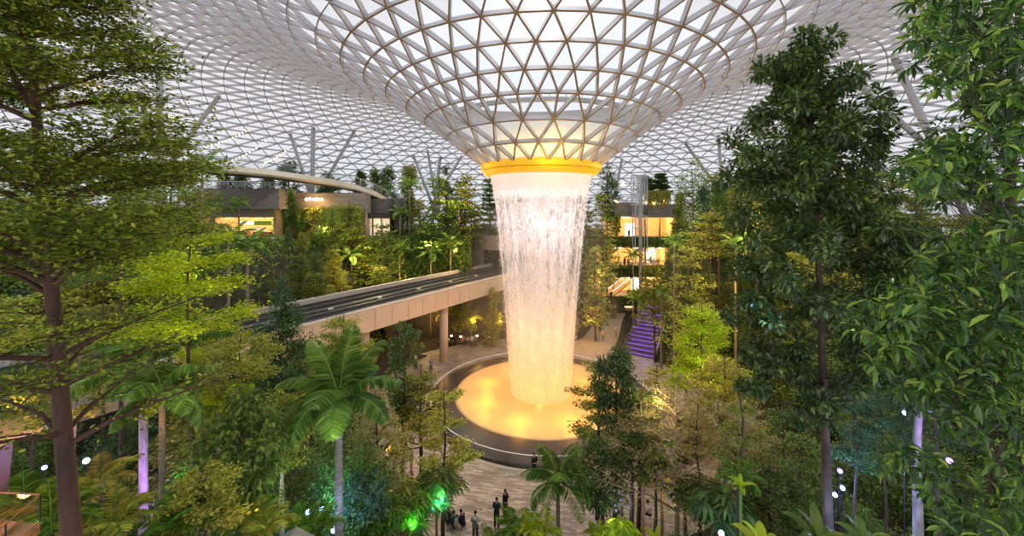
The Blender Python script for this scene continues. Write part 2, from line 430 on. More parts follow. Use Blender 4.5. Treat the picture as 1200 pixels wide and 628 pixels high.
M['glowshell'] = m_roofglass(.9, .95, 'white funnel liner', .9, .95)  # translucent shell added so the funnel foot looks bright and white
mb = MB(); lathe(mb, [(4.9, 23.7), (6.3, 25.2), (8.3, 26.75)], 96); mb.build('funnel_glowshell', M['glowshell'], roof, True)
mb = MB(); lathe(mb, [(9.75, 27.45), (10.15, 27.45), (10.15, 27.75), (9.75, 27.75)], 96, closed=True)
for k in range(48):
    a = k / 48 * 2 * math.pi; c_, s_ = math.cos(a), math.sin(a); tube(mb, [(9.8 * c_, 9.8 * s_, 27.7), (9.8 * c_, 9.8 * s_, 28.4)], .03, 4)
o = mb.build('service_gangway', M['steel'], roof)
for o in roof.children:
    if o.name.startswith(('funnel_glowshell', 'service_gangway')): o.location = (CX, CY, 0)
for k in (-1, 0, 1): lamp('POINT', (CX + .5 + 2.6 * k, CY - 5.2 + abs(k) * .7, 25.6), 130 if k else 260, (1, .68, .08), .2, name='funnel_glow')
# fill spots added high under the roof to make up interior light
for (x, y, pw) in ((-9, 9, 90), (9, 10, 520), (-24, 26, 2200), (26, 27, 2200), (-30, 52, 3000), (-14, 64, 2600), (24, 55, 2600), (36, 44, 2600), (2, 24, 900), (14, 72, 2000)):
    lamp('SPOT', (x, y, min(34, 19 + 18)), pw, (1, .95, .82), .6, (x, y + .5, 0), 2.4, .8, 'fill_spot')

# ------------------------------------------------------------------ waterfall
def fall_r(z):   # radius of the falling sheet
    t = np.clip((22.9 - np.asarray(z, float)) / 22.0, 0, 1)
    return 5.28 - 2.25 * t ** .62
def m_water(name, lo, hi, sx, sz, dens, tint):
    m, N, L, out = newmat(name)
    tc = N('ShaderNodeTexCoord'); sp = N('ShaderNodeSeparateXYZ'); L(tc.outputs['Object'], sp.inputs[0])
    at = N('ShaderNodeMath', operation='ARCTAN2'); L(sp.outputs['Y'], at.inputs[0]); L(sp.outputs['X'], at.inputs[1])
    cb = N('ShaderNodeCombineXYZ')
    m1 = N('ShaderNodeMath', operation='MULTIPLY'); m1.inputs[1].default_value = sx; L(at.outputs[0], m1.inputs[0])
    m2 = N('ShaderNodeMath', operation='MULTIPLY'); m2.inputs[1].default_value = sz; L(sp.outputs['Z'], m2.inputs[0])
    L(m1.outputs[0], cb.inputs['X']); L(m2.outputs[0], cb.inputs['Y'])
    nz = N('ShaderNodeTexNoise', Scale=1.0, Detail=4.0, Roughness=.7); L(cb.outputs[0], nz.inputs['Vector'])
    # broad vertical strands
    cb2 = N('ShaderNodeCombineXYZ'); m3 = N('ShaderNodeMath', operation='MULTIPLY'); m3.inputs[1].default_value = sx * .14; L(at.outputs[0], m3.inputs[0])
    m4 = N('ShaderNodeMath', operation='MULTIPLY'); m4.inputs[1].default_value = .05; L(sp.outputs['Z'], m4.inputs[0])
    L(m3.outputs[0], cb2.inputs['X']); L(m4.outputs[0], cb2.inputs['Y'])
    nz2 = N('ShaderNodeTexNoise', Scale=1.0, Detail=3.0); L(cb2.outputs[0], nz2.inputs['Vector'])
    ad = N('ShaderNodeMath', operation='ADD'); L(nz.outputs[0], ad.inputs[0])
    sc = N('ShaderNodeMath', operation='MULTIPLY'); sc.inputs[1].default_value = .75; L(nz2.outputs[0], sc.inputs[0]); L(sc.outputs[0], ad.inputs[1])
    # thicker near the lip and near the pool
    mz = N('ShaderNodeMapRange'); mz.inputs['From Min'].default_value = 20.4; mz.inputs['From Max'].default_value = 21.8; mz.inputs['To Min'].default_value = 0; mz.inputs['To Max'].default_value = .55
    L(sp.outputs['Z'], mz.inputs[0])
    mz2 = N('ShaderNodeMapRange'); mz2.inputs['From Min'].default_value = 14.0; mz2.inputs['From Max'].default_value = 1.0; mz2.inputs['To Min'].default_value = 0; mz2.inputs['To Max'].default_value = .30
    L(sp.outputs['Z'], mz2.inputs[0])
    a2 = N('ShaderNodeMath', operation='ADD'); L(ad.outputs[0], a2.inputs[0]); L(mz.outputs[0], a2.inputs[1])
    a3 = N('ShaderNodeMath', operation='ADD'); L(a2.outputs[0], a3.inputs[0]); L(mz2.outputs[0], a3.inputs[1])
    mr = N('ShaderNodeMapRange'); mr.inputs['From Min'].default_value = lo; mr.inputs['From Max'].default_value = hi; mr.inputs['To Max'].default_value = dens
    L(a3.outputs[0], mr.inputs[0])
    t = N('ShaderNodeBsdfTransparent')
    tl = N('ShaderNodeBsdfTranslucent'); tl.inputs[0].default_value = c4(tint)
    df = N('ShaderNodeBsdfDiffuse'); df.inputs[0].default_value = c4(tint)
    mw = N('ShaderNodeMixShader'); mw.inputs[0].default_value = .5; L(tl.outputs[0], mw.inputs[1]); L(df.outputs[0], mw.inputs[2])
    mx = N('ShaderNodeMixShader'); L(mr.outputs[0], mx.inputs[0]); L(t.outputs[0], mx.inputs[1]); L(mw.outputs[0], mx.inputs[2])
    L(mx.outputs[0], out.inputs[0]); return m
fall = empty('waterfall', (CX, CY, 0))
tag(fall, 'tall round curtain of falling water dropping from golden ring into the pool', 'waterfall')
zs = np.linspace(22.75, .85, 40)
for q, (dr, args) in enumerate([(0.0, (.80, 1.14, 26.0, .9, .80, (.93, .90, .90))), (-.35, (.84, 1.16, 34.0, 1.4, .7, (.93, .90, .90))), (-1.3, (.88, 1.2, 22.0, .6, .6, (.93, .90, .90)))]):
    mb = MB(); lathe(mb, np.stack([fall_r(zs) + dr, zs], 1), 128)
    mb.build('water_curtain', m_water('falling water', *args), fall, True)
M['drop'] = m_plain('water drop', (.95, .93, .93), .3, var=.02)
mb = MB(); nd = 9000
za = 22.4 - 21.3 * rng.random(nd) ** 1.0; aa = rng.random(nd) * 2 * math.pi
ra = fall_r(za) + rng.normal(size=nd) * (.05 + .012 * (22.4 - za))
pos = np.stack([ra * np.cos(aa), ra * np.sin(aa), za], 1)
leaves(mb, LEAF4_V, LEAF4_F, pos, np.tile([0, 0, -1.0], (nd, 1)) + .02 * rvec(nd), np.stack([np.cos(aa), np.sin(aa), 0 * aa], 1) + .8 * rvec(nd), .12 + .22 * rng.random(nd), .035 + .02 * rng.random(nd))
o = mb.build('droplets', M['drop'], fall); o['kind'] = 'stuff'

# ------------------------------------------------------------------ basin and pool
basin = empty('fountain_basin', (CX, CY, 0))
tag(basin, 'wide round dark stone basin wall around the golden pool', 'basin')
M['wetstone'] = m_plain('wet dark granite', (.05, .044, .04), .34, var=.25, scale=.5, spec=.5)
mb = MB(); lathe(mb, [(8.45, -.1), (8.45, .72), (8.75, .74), (11.15, .42), (11.3, .34), (11.35, .05)], 128)
mb.build('rim', M['wetstone'], basin, True)
M['lip'] = m_plain('tan pool lip', (.55, .42, .25), .35, var=.08)  # tan lip, paler than the granite rim
mb = MB(); lathe(mb, [(8.3, .55), (8.38, .76), (8.6, .78), (8.66, .73)], 128); mb.build('pool_lip', M['lip'], basin, True)
mb = MB(); lathe(mb, [(11.3, .0), (11.35, .12), (11.55, .12), (11.6, .0)], 128); mb.build('base_step', M['concrete'], basin, True)
mb = MB(); lathe(mb, [(8.45, .1), (6, -.05), (3, -.1), (.1, -.1)], 96)
M['poolbed'] = m_plain('pale pool bed', (.80, .66, .42), .5, var=.08, scale=.6)
mb.build('pool_bed', M['poolbed'], basin, True)
rail = empty('basin_rail', (CX, CY, 0)); tag(rail, 'thin white handrail running around the dark basin', 'railing')
mb = MB(); a = np.linspace(0, 2 * math.pi, 121)
tube(mb, np.stack([10.95 * np.cos(a), 10.95 * np.sin(a), 0 * a + .92], 1), .028, 6, cap=False); mb.build('handrail', m_plain('white handrail', (.85, .84, .82), .4, var=.03, emit=(1, .95, .9), estr=.15), rail, True)
for k in range(32):
    mb = MB(); t = (k + .5) / 32 * 2 * math.pi
    tube(mb, [(10.95 * math.cos(t), 10.95 * math.sin(t), .44), (10.95 * math.cos(t), 10.95 * math.sin(t), .92)], .014, 5); mb.build('post', M['darkstone'], rail)
def m_pool():
    m, N, L, out = newmat('rippled pool water')
    tc = N('ShaderNodeTexCoord'); nz = N('ShaderNodeTexNoise', Scale=2.6, Detail=4.0, Roughness=.6); L(tc.outputs['Object'], nz.inputs['Vector'])
    bp = N('ShaderNodeBump', Strength=.25, Distance=.08); L(nz.outputs[0], bp.inputs['Height'])
    g = N('ShaderNodeBsdfGlossy', Roughness=.16); g.inputs[0].default_value = (.9, .85, .8, 1); L(bp.outputs[0], g.inputs['Normal'])
    d = N('ShaderNodeBsdfDiffuse'); d.inputs[0].default_value = (.85, .62, .30, 1); L(bp.outputs[0], d.inputs['Normal'])
    fr = N('ShaderNodeFresnel', IOR=1.33); L(bp.outputs[0], fr.inputs['Normal'])
    mx = N('ShaderNodeMixShader'); L(fr.outputs[0], mx.inputs[0]); L(d.outputs[0], mx.inputs[1]); L(g.outputs[0], mx.inputs[2])
    L(mx.outputs[0], out.inputs[0]); return m
mb = MB(); lathe(mb, [(8.4, .62), (6, .62), (3, .62), (.05, .62)], 96)
o = mb.build('pool_water', m_pool(), None, True); o.location = (CX, CY, 0)
tag(o, 'round sheet of golden lit churning water inside the dark basin', 'water')

# fine spray hanging round the fall
def m_mist():
    m, N, L, out = newmat('fine spray')
    v = N('ShaderNodeVolumeScatter', Density=.011, Anisotropy=.2); v.inputs['Color'].default_value = (1, .97, .94, 1)
    L(v.outputs[0], out.inputs['Volume']); return m
mb = MB(); lathe(mb, [(.01, .8), (6.5, .85), (8.2, 2.0), (8.6, 6), (7.6, 13), (6.2, 19), (.01, 21)], 40)
o = mb.build('mist', m_mist(), None, True); o.location = (CX, CY, 0); tag(o, 'thin glowing haze of spray drifting round the falling water', 'mist', kind='stuff')

# pool lights: on the mouth ring shining down, and low inside the fall
for k in range(6):
    t = (k + .5) / 6 * 2 * math.pi
    lamp('SPOT', (CX + 5.72 * math.cos(t), CY + 5.72 * math.sin(t), 22.35), 800, (1, .40, .04), .3, (CX + 6.6 * math.cos(t), CY + 6.6 * math.sin(t), .6), .66, .6, 'pool_spot')
for k in range(8):
    t = (k + .5) / 8 * 2 * math.pi
    lamp('POINT', (CX + 6.0 * math.cos(t), CY + 6.0 * math.sin(t), 1.9), 150, (1, .36, .03), .7, name='pool_light')
lamp('POINT', (CX, CY, 2.5), 420, (1, .40, .06), .5, name='pool_light')
lamp('POINT', (CX, CY, 7), 450, (1, .52, .22), .5, name='fall_light')
lamp('POINT', (CX, CY, 18), 1000, (1, .76, .80), .5, name='fall_light')
for k in range(6):
    t = (k + .5) / 6 * 2 * math.pi
    lamp('POINT', (CX + 6.9 * math.cos(t), CY + 6.9 * math.sin(t), 23.2), 30, (1, .55, .08), .1, name='ring_light')
lamp('POINT', (CX + 1, CY - 8.2, 23.0), 160, (1, .70, .06), .1, name='ring_light')

# ------------------------------------------------------------------ roof columns
def roof_hit(px, py):
    Ys = np.linspace(20, 118, 3000)
    x = (px - 600) / F * Ys; z = EYE - (py - HY) / F * Ys
    r = np.hypot(x - CX, Ys - CY); d = z - np.where(r > 5.7, roof_h(r), 99)
    s = np.nonzero(np.diff(np.sign(d)) != 0)[0]
    s = [q for q in s if Ys[q] > 40]
    Y = Ys[s[0]] if len(s) else 75.0
    return P(px, py, Y)
cols = [((187, 85), (187, 140), 'upright grey steel roof column behind the large tiered tree'),
        ((257, 112), (232, 146), 'slanting steel roof column above the string lights'),
        ((165, 108), (171, 135), 'thin slanting roof strut at the far left edge of the dome'),
        ((340, 157), (356, 205), 'thin white strut leaning right above the curved walkway'),
        ((367, 149), (366, 205), 'upright roof column standing behind the curved walkway'),
        ((416, 152), (394, 190), 'grey strut leaning left over the curved walkway'),
        ((484, 181), (497, 215), 'thin strut leaning right behind the far left treetops'),
        ((501, 176), (506, 206), 'upright grey column over the far left treetops'),
        ((516, 184), (513, 208), 'short white column over the far left treetops'),
        ((541, 183), (521, 216), 'slanting column just left of the funnel ring'),
        ((729, 186), (719, 236), 'slanting steel column between waterfall and lift tower'),
        ((803, 168), (828, 202), 'thin strut leaning right beyond the lift tower'),
        ((842, 158), (846, 222), 'upright column rising behind the treetops right of the lift tower'),
        ((1002, 96), (1083, 168), 'pale column slanting low beside the tall dark tree'),
        ((1048, 67), (1090, 160), 'steep grey column standing nearest the right-hand foliage')]
for (t, b, lab) in cols:
    T = roof_hit(*t); B = P(b[0], b[1], T[1])
    D = B - T
    kz = (T[2] - 13.5) / max(T[2] - B[2], .1)
    Bm = T + D * kz
    rad = .42 if t[0] > 900 or abs(t[0] - b[0]) < 4 else .33
    root = empty('roof_column', Bm); tag(root, lab, 'column', 'steel columns carrying the glass roof')
    mb = MB(); tube(mb, [np.zeros(3), (T - Bm) * .5, T - Bm], [rad, rad, rad * .9], 12); mb.build('shaft', M['steel'], root, True)
    mb = MB(); tube(mb, [(T - Bm) * .992, (T - Bm) * 1.006], [rad * 1.05, rad * .5], 12); mb.build('head_joint', M['chrome'], root, True)

# ------------------------------------------------------------------ train bridge
def bp(s, off, z):
    q = BR0 + BD * s + BN * off
    return (q[0], q[1], z)
LEN = float(np.linalg.norm(BR1 - BR0))
def extr(mb, prof, s0=0.0, s1=LEN, mat=0):
    """prof: closed list of (off, z) swept along the bridge"""
    k = len(prof)
    v = [bp(s0, o, z) for o, z in prof] + [bp(s1, o, z) for o, z in prof]
    mb.polys(v, [[i, (i + 1) % k, (i + 1) % k + k, i + k] for i in range(k)] + [list(range(k))[::-1], list(range(k, 2 * k))], mat)
bridge = empty('train_bridge', (0, 0, 0)); tag(bridge, 'long cream train viaduct with dark double guideway passing behind the waterfall', 'bridge')
NEAR, FAR = -3.4, 3.6
mb = MB(); extr(mb, [(NEAR + .12, 7.25), (NEAR + .12, 9.15), (FAR - .1, 9.15), (FAR - .1, 7.25)]); mb.build('box_girder', M['girder'], bridge)
mb = MB()
for k in range(int(LEN / 2.2)):
    extr(mb, [(NEAR, 7.2), (NEAR, 9.25), (NEAR + .1, 9.25), (NEAR + .1, 7.2)], k * 2.2 + .03, k * 2.2 + 2.17)
mb.build('cladding', M['girder'], bridge)
mb = MB(); extr(mb, [(NEAR + .12, 9.15), (NEAR + .12, 9.2), (FAR - .1, 9.2), (FAR - .1, 9.15)]); mb.build('deck', M['track'], bridge)
mb = MB(); extr(mb, [(NEAR - .06, 9.22), (NEAR - .06, 9.48), (NEAR + .4, 9.48), (NEAR + .4, 9.22)]); mb.build('near_parapet', M['concrete'], bridge)
mb = MB(); extr(mb, [(FAR - .35, 9.2), (FAR - .35, 10.05), (FAR, 10.05), (FAR, 9.2)]); mb.build('far_parapet', M['concrete'], bridge)
M['trackgrey'] = m_plain('grey running beam', (.075, .075, .08), .55, var=.2)
for oo in (-2.5, -.9, .7, 2.3):
    mb = MB(); extr(mb, [(oo - .35, 9.2), (oo - .35, 9.36), (oo + .35, 9.36), (oo + .35, 9.2)]); mb.build('running_beam', M['trackgrey'], bridge)
for oo in (-1.7, 1.5, 2.95):
    mb = MB(); extr(mb, [(oo - .07, 9.36), (oo - .07, 9.62), (oo + .07, 9.62), (oo + .07, 9.36)]); mb.build('guide_rail', M['trackgrey'], bridge)
M['white_enamel'] = m_plain('white marker', (.8, .8, .78), .4, var=.03)
for s in np.arange(14, 52, 6.0):
    mb = MB(); q = bp(s, .0, 9.42); box(mb, q, (.5, .25, .12), math.atan2(BD[1], BD[0])); mb.build('track_marker', M['white_enamel'], bridge)
for (px, py, lab) in ((520, 345, 'round cream viaduct pier standing nearest the basin'), (426, 375, 'cream viaduct pier behind the palm, left of the other'), (577, 331, 'short far viaduct pier close behind the falling water')):
    # stand the pier below the near third of the girder
    best = min(np.arange(2, 60, .1), key=lambda s: abs(pix(bp(s, -1.9, 7.2))[0] - px))
    q = bp(best, -1.9, 0)
    root = empty('bridge_pier', (q[0], q[1], float(hgt(q[0], q[1])))); tag(root, lab, 'pier', 'piers under the viaduct')
    mb = MB(); tube(mb, [(0, 0, -.2), (0, 0, 7.25 - root.location.z)], .55, 20); mb.build('shaft', M['girder'], root, True)
    mb = MB(); tube(mb, [(0, 0, 6.95 - root.location.z), (0, 0, 7.25 - root.location.z)], [.58, .8], 20); mb.build('head', M['girder'], root, True)

# tunnel mouth at the far end of the bridge
por = empty('tunnel_portal', (0, 0, 0)); tag(por, 'grey stone tunnel mouth where the viaduct enters the planted slope', 'tunnel')
def facing_box(mb, s, o0, o1, z0, z1, depth=1.2, mat=0):
    extr(mb, [(o0, z0), (o0, z1), (o1, z1), (o1, z0)], s, s + depth, mat)
mb = MB(); S = LEN - 3.5
facing_box(mb, S, 4.0, 9.5, 5.5, 14.8); facing_box(mb, S, -9, -4.2, 5.5, 14.8); facing_box(mb, S, -9, 9.5, 12.6, 15.0)
mb.build('facing', M['stone'], por)
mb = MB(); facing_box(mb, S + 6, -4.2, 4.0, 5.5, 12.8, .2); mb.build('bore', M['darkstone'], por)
# ------------------------------------------------------------------ lit interiors
M['warmwall'] = m_plain('warm glowing wall', (.80, .47, .20), .7, var=.15, scale=1.5, emit=(1, .45, .12), estr=.4)  # lamplight on the walls is partly put into the material as glow
M['warmlight'] = m_glow('warm ceiling light', (1, .72, .38), 3.2)
M['bulb'] = m_glow('warm bulb', (1, .66, .28), 9)
M['signwhite'] = m_glow('white lit sign', (1, .95, .88), 1.3)
M['greenstrip'] = m_plain('green fascia', (.25, .42, .05), .6, emit=(.35, .6, .05), estr=.15)
M['display'] = m_plain('shop display', (.85, .7, .55), .6, var=.5, scale=4, emit=(1, .75, .5), estr=.35)  # goods glow by themselves in place of shop lamplight
M['counter'] = m_plain('timber counter', (.40, .20, .09), .5, var=.2, scale=4)
M['darkmetal'] = m_plain('dark metal', (.05, .05, .055), .4, .5)

def pbox(mb, px0, px1, y0, y1, Y, depth, mat=0):
    """a box whose front face spans the given frame rectangle at distance Y, reaching depth metres back"""
    a = P(px0, y1, Y); b = P(px1, y0, Y)
    box(mb, ((a[0] + b[0]) / 2, Y + depth / 2, (a[2] + b[2]) / 2), (b[0] - a[0], depth, b[2] - a[2]), 0, mat)
def balustrade(pts, name, label, h=1.1, group=None, lean=(0, 0)):
    root = empty(name, (0, 0, 0)); tag(root, label, 'railing', group)
    pts = np.asarray(pts, float)
    mb = MB(); k = len(pts); up = np.array([0, 0, h])
    mb.add(np.concatenate([pts + [0, 0, .08], pts + up * .97]), [[i, i + 1, i + 1 + k, i + k] for i in range(k - 1)]); mb.build('glass_panel', M['glass'], root)
    mb = MB(); tube(mb, pts + up, .055, 6); mb.build('handrail', M['chrome'], root)
    for p in pts:
        mb = MB(); tube(mb, [p, p + up], .042, 5); mb.build('post', M['chrome'], root)
    return root

# curved walkway on the left
wk = [(232, 191, 53), (270, 194, 55), (310, 198, 57.5), (350, 203.5, 60), (385, 209, 62.5), (415, 215.5, 65), (440, 224, 67), (454, 232, 69)]
near = np.array([P(*q) for q in wk]); far = near + np.array([[-1.2, 4.2, 0]])
t = np.linspace(0, 1, len(wk)); tt = np.linspace(0, 1, 25)
near = np.stack([np.interp(tt, t, near[:, i]) for i in range(3)], 1); far = np.stack([np.interp(tt, t, far[:, i]) for i in range(3)], 1)
k = len(near)
wroot = empty('curved_walkway', (0, 0, 0)); tag(wroot, 'curved white elevated walkway sweeping above the shops on the left', 'walkway')
mb = MB(); v = np.concatenate([near, far, far - [0, 0, .5], near + [.1, .5, -1.05], near - [0, 0, .75]])
F_ = []
for i in range(k - 1):
    for q in range(5):
        a0 = q * k + i; b0 = ((q + 1) % 5) * k + i
        F_.append([a0, a0 + 1, b0 + 1, b0])
mb.add(v, F_); mb.polys(v[[k - 1, 2 * k - 1, 3 * k - 1, 4 * k - 1, 5 * k - 1]], [[0, 1, 2, 3, 4]])
mb.build('deck_slab', m_plain('pale walkway slab', (.60, .56, .50), .6, var=.05), wroot)
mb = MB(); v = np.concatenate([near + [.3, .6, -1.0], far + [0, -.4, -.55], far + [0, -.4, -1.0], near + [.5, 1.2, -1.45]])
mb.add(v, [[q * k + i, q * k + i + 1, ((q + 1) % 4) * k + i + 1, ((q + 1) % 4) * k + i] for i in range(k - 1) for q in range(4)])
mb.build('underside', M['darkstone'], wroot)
balustrade(near[::2] + [.05, .25, .02], 'glass_balustrade', 'glass balustrade along the near edge of the curved walkway')
for q, px in ((1, 412),):
    a = near[int(np.argmin(np.abs([pix(n)[0] - px for n in near])))] + np.array([0, 2.2, -1.0])
    gz = float(hgt(a[0], a[1]))
    mb = MB(); tube(mb, [(0, 0, 0), (0, 0, a[2] - gz)], .35, 12)
    o = mb.build('walkway_pier', M['concrete'], None, True); o.location = (a[0], a[1], gz); tag(o, ['slender concrete pier under the middle of the curved walkway', 'slender concrete pier under the curved walkway near its rounded end'][q], 'pier')

# stone terrace building with shops on the left
bl = empty('terrace_building', (0, 0, 0)); tag(bl, 'grey stone clad terrace building with glowing shop below the curved walkway', 'building')
mb = MB(); pbox(mb, 226, 327, 221, 245, 60, 7); mb.build('parapet_wall', M['stone'], bl)
mb = MB(); pbox(mb, 240, 320, 245, 255, 61.2, 5.5); mb.build('soffit', M['cream'], bl)
mb = MB(); pbox(mb, 222, 322, 279, 284, 60.6, 7); mb.build('shop_floor', M['concrete'], bl)
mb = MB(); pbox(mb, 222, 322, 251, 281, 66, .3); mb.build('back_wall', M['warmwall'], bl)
mb = MB(); pbox(mb, 320.5, 322.5, 245, 284, 61.5, 5); mb.build('side_wall', M['cream'], bl)
mb = MB(); pbox(mb, 222, 322, 284, 330, 61.5, 5); mb.build('base_wall', M['stone'], bl)
mb = MB(); pbox(mb, 327, 428, 226, 300, 64.5, 3); pbox(mb, 455, 470, 232, 300, 69.5, 2); mb.build('stone_wall', M['stone'], bl)
mb = MB(); a = P(443, 240, 70.5); tube(mb, [(a[0], a[1], 12.5), (a[0], a[1], P(0, 233, 68)[2])], 3.4, 28); mb.build('rounded_corner', M['darkstone'], bl, True)
mb = MB(); pbox(mb, 424, 458, 250, 256, 65.6, 4); mb.build('canopy', M['darkmetal'], bl)
mb = MB(); pbox(mb, 428, 456, 256, 276, 66.6, .4); mb.build('shop_window', M['display'], bl)
for px in (436, 446):
    mb = MB(); pbox(mb, px, px + 1.2, 256, 276, 66.4, .2); mb.build('mullion', M['darkmetal'], bl)
mb = MB(); pbox(mb, 424, 458, 276, 300, 66, 3); mb.build('base_wall', M['stone'], bl)
mb = MB(); pbox(mb, 279, 297, 259.5, 263, 61.4, .15); tag(mb.build('shop_sign', M['signwhite']), 'blank white lit sign board over the terrace shop counter', 'sign')
mb = MB(); pbox(mb, 297, 318, 259, 264, 61.5, .12); tag(mb.build('fascia_panel', M['greenstrip']), 'bright green fascia panel right of the white sign board', 'panel')
for q, (x0, x1, y0, y1, lab) in enumerate([(272, 290, 271, 279.3, 'timber shop counter under the white sign board'), (296, 316, 272, 279.3, 'timber shop counter under the green fascia panel'), (246, 262, 270, 279.3, 'timber counter at the left side of the terrace shop')]):
    root = empty('shop_counter', P((x0 + x1) / 2, y1, 63)); tag(root, lab, 'counter')
    w_ = (x1 - x0) / F * 63; h_ = (y1 - y0) / F * 63
    mb = MB(); box(mb, (0, .4, h_ / 2), (w_, .8, h_)); mb.build('body', M['counter'], root)
    mb = MB(); box(mb, (0, .4, h_ + .04), (w_ + .2, 1, .08)); mb.build('worktop', M['concrete'], root)
for q, px in enumerate((300, 308, 268)):
    root = empty('display_shelf', P(px, 279, 65.2)); tag(root, ['stocked display shelf left of centre behind the green panel', 'stocked display shelf at the right end of the terrace shop', 'stocked display shelf behind the left counter'][q], 'shelf')
    mb = MB(); box(mb, (0, .2, .9), (.9, .3, 1.8)); mb.build('goods', M['display'], root)
    for z in (0, .6, 1.2, 1.8):
        mb = MB(); box(mb, (0, .1, z), (1.0, .5, .05)); mb.build('board', M['counter'], root)
for px in (268, 285, 302, 316):
    mb = MB(); pbox(mb, px - 4, px + 4, 255.2, 255.8, 62.2, .5); tag(mb.build('ceiling_light', M['warmlight']), 'small warm ceiling light inside the terrace shop', 'light', 'warm ceiling lights in the terrace shop')
for px, w_ in ((250, 160), (285, 240), (312, 200)):
    lamp('POINT', P(px, 259, 63.6), w_, (1, .62, .28), .25, name='shop_light')
lamp('POINT', P(442, 262, 65.5), 60, (1, .62, .4), .2, name='shop_light')
balustrade([P(px, 221, 60.2) for px in np.linspace(228, 326, 11)], 'glass_balustrade', 'glass railing on top of the grey stone parapet at left', 1.1)
# row of warm lamps on the stone wall
for q, (px, py) in enumerate(((359, 233.5), (363, 233), (368, 233.5), (372, 233), (377, 233.5))):
    root = empty('wall_lamp', P(px, py, 64.1)); tag(root, 'small bright warm lamp in a row on the stone wall', 'lamp', 'row of warm lamps on the stone wall')
    mb = MB(); box(mb, (0, .12, .1), (.16, .3, .12)); mb.build('bracket', M['darkmetal'], root)
    mb = MB(); lathe(mb, [(.02, -.22), (.19, -.15), (.22, 0), (.15, .15), (.02, .2)], 12); mb.build('bulb', M['bulb'], root, True)
lamp('POINT', P(367, 240, 62.5), 350, (1, .52, .13), .3, name='wall_light'); lamp('POINT', P(365, 300, 58.5), 520, (1, .62, .12), .3, name='wall_light')

# string lights under the roof on the left
for q, (p0, p1, n, lab) in enumerate([((237, 172), (290, 152), 13, 'longest string of warm bulbs rising right under the roof'), ((266, 190), (313, 163), 12, 'string of warm bulbs over the middle of the curved walkway'), ((309, 190), (342, 170), 10, 'short string of warm bulbs beside the leaning white strut'), ((196, 136), (214, 134), 6, 'short level string of warm bulbs beside the upright column')]):
    A = P(p0[0], p0[1], 56); B = P(p1[0], p1[1], 62)
    root = empty('string_lights', (0, 0, 0)); tag(root, lab, 'string lights')
    L_ = np.linspace(0, 1, 17)[:, None]; pts = A + (B - A) * L_ - np.array([0, 0, 1]) * (np.sin(L_ * math.pi) * .35)
    mb = MB(); tube(mb, pts, .025, 4); mb.build('cable', M['darkmetal'], root)
    for j in range(n):
        t_ = (j + .5) / n; p = A + (B - A) * t_ - np.array([0, 0, .35 * math.sin(t_ * math.pi) + .1])
        mb = MB(); lathe(mb, [(.01, -.12), (.1, -.06), (.1, .04), (.01, .12)], 8); o = mb.build('bulb', M['bulb'], root, True); o.location = p
    for e in (A, B):
        mb = MB(); tube(mb, [e, (e[0], e[1], roof_h(math.hypot(e[0] - CX, e[1] - CY)))], .03, 4); mb.build('hanger', M['steel'], root)

# building at the back right, four storeys of warm openings
br_ = empty('gallery_building', (0, 0, 0)); tag(br_, 'four storey open gallery building glowing orange behind the waterfall', 'building')
FY = 74.5
mb = MB(); pbox(mb, 719, 746, 237, 250, FY, 8); mb.build('parapet_wall', M['stone'], br_)
mb = MB(); pbox(mb, 746, 800, 239, 255, FY + 1.2, 8); mb.build('parapet_wall', M['stone'], br_)
mb = MB(); pbox(mb, 719, 746, 250, 254, FY + .3, 8); mb.build('soffit', M['cream'], br_)
for (x0, x1, y0, y1, sl) in ((722, 792, 254, 279, 11), (712, 782, 290, 312, 13), (706, 776, 325, 348, 11), (706, 770, 359, 396, 4)):
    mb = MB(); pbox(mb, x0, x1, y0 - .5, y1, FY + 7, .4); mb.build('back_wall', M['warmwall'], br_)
    mb = MB(); pbox(mb, x0 - 14, x1 + 16, y1, y1 + sl, FY + .5, 7); mb.build('floor_slab', M['stone'], br_)
    for px in (x0 - 2, x1 + 1):
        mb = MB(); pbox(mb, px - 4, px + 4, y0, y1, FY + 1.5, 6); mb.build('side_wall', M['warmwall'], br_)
    for j in range(3):
        mb = MB(); px = x0 + (x1 - x0) * (j + .5) / 3; pbox(mb, px - 5, px + 5, y0 + .3, y0 + 1.1, FY + 3, 1); mb.build('ceiling_light', M['warmlight'], br_)
    for j in range(2):
        lamp('POINT', P(x0 + (x1 - x0) * (.3 + .4 * j), y0 + 6, FY + 3.5), 330, (1, .60, .24), .25, name='gallery_light')
for (x0, y0, y1) in ((733, 262, 279), (757, 292, 312), (741, 326, 340)):
    mb = MB(); pbox(mb, x0, x0 + 11, y0, y1, FY + 6.5, .2); mb.build('shop_window', M['signwhite'], br_)
for px in (724, 744, 762, 775):
    mb = MB(); pbox(mb, px, px + 2, 290, 312, FY + 4, .3); mb.build('pillar', M['cream'], br_)
balustrade([P(px, 237, FY + .2) for px in np.linspace(720, 746, 6)], 'glass_balustrade', 'glass railing on the gallery roof left of lift tower', 1.1)
for q, (px, py) in enumerate(((721, 235), (723, 235.5), (757, 237), (766, 238), (778, 236), (730, 216))):
    root = empty('globe_lamp', P(px, py, FY - .2 if q < 2 else FY + 1)); tag(root, ['small warm globe lamp at the left end of the gallery roof', 'second warm globe lamp from the left end of the gallery roof', 'small warm globe lamp right beside the lift tower', 'small warm globe lamp between lift tower and hanging creeper', 'small warm globe lamp under the hanging creeper', 'yellow globe lamp high beside the slanting column'][q], 'lamp')
    mb = MB(); lathe(mb, [(.02, -.3), (.26, -.1), (.26, .1), (.02, .3)], 12); mb.build('globe', M['bulb'], root, True)
    mb = MB(); tube(mb, [(0, 0, -.9), (0, 0, -.28)], .04, 6); mb.build('stem', M['darkmetal'], root)
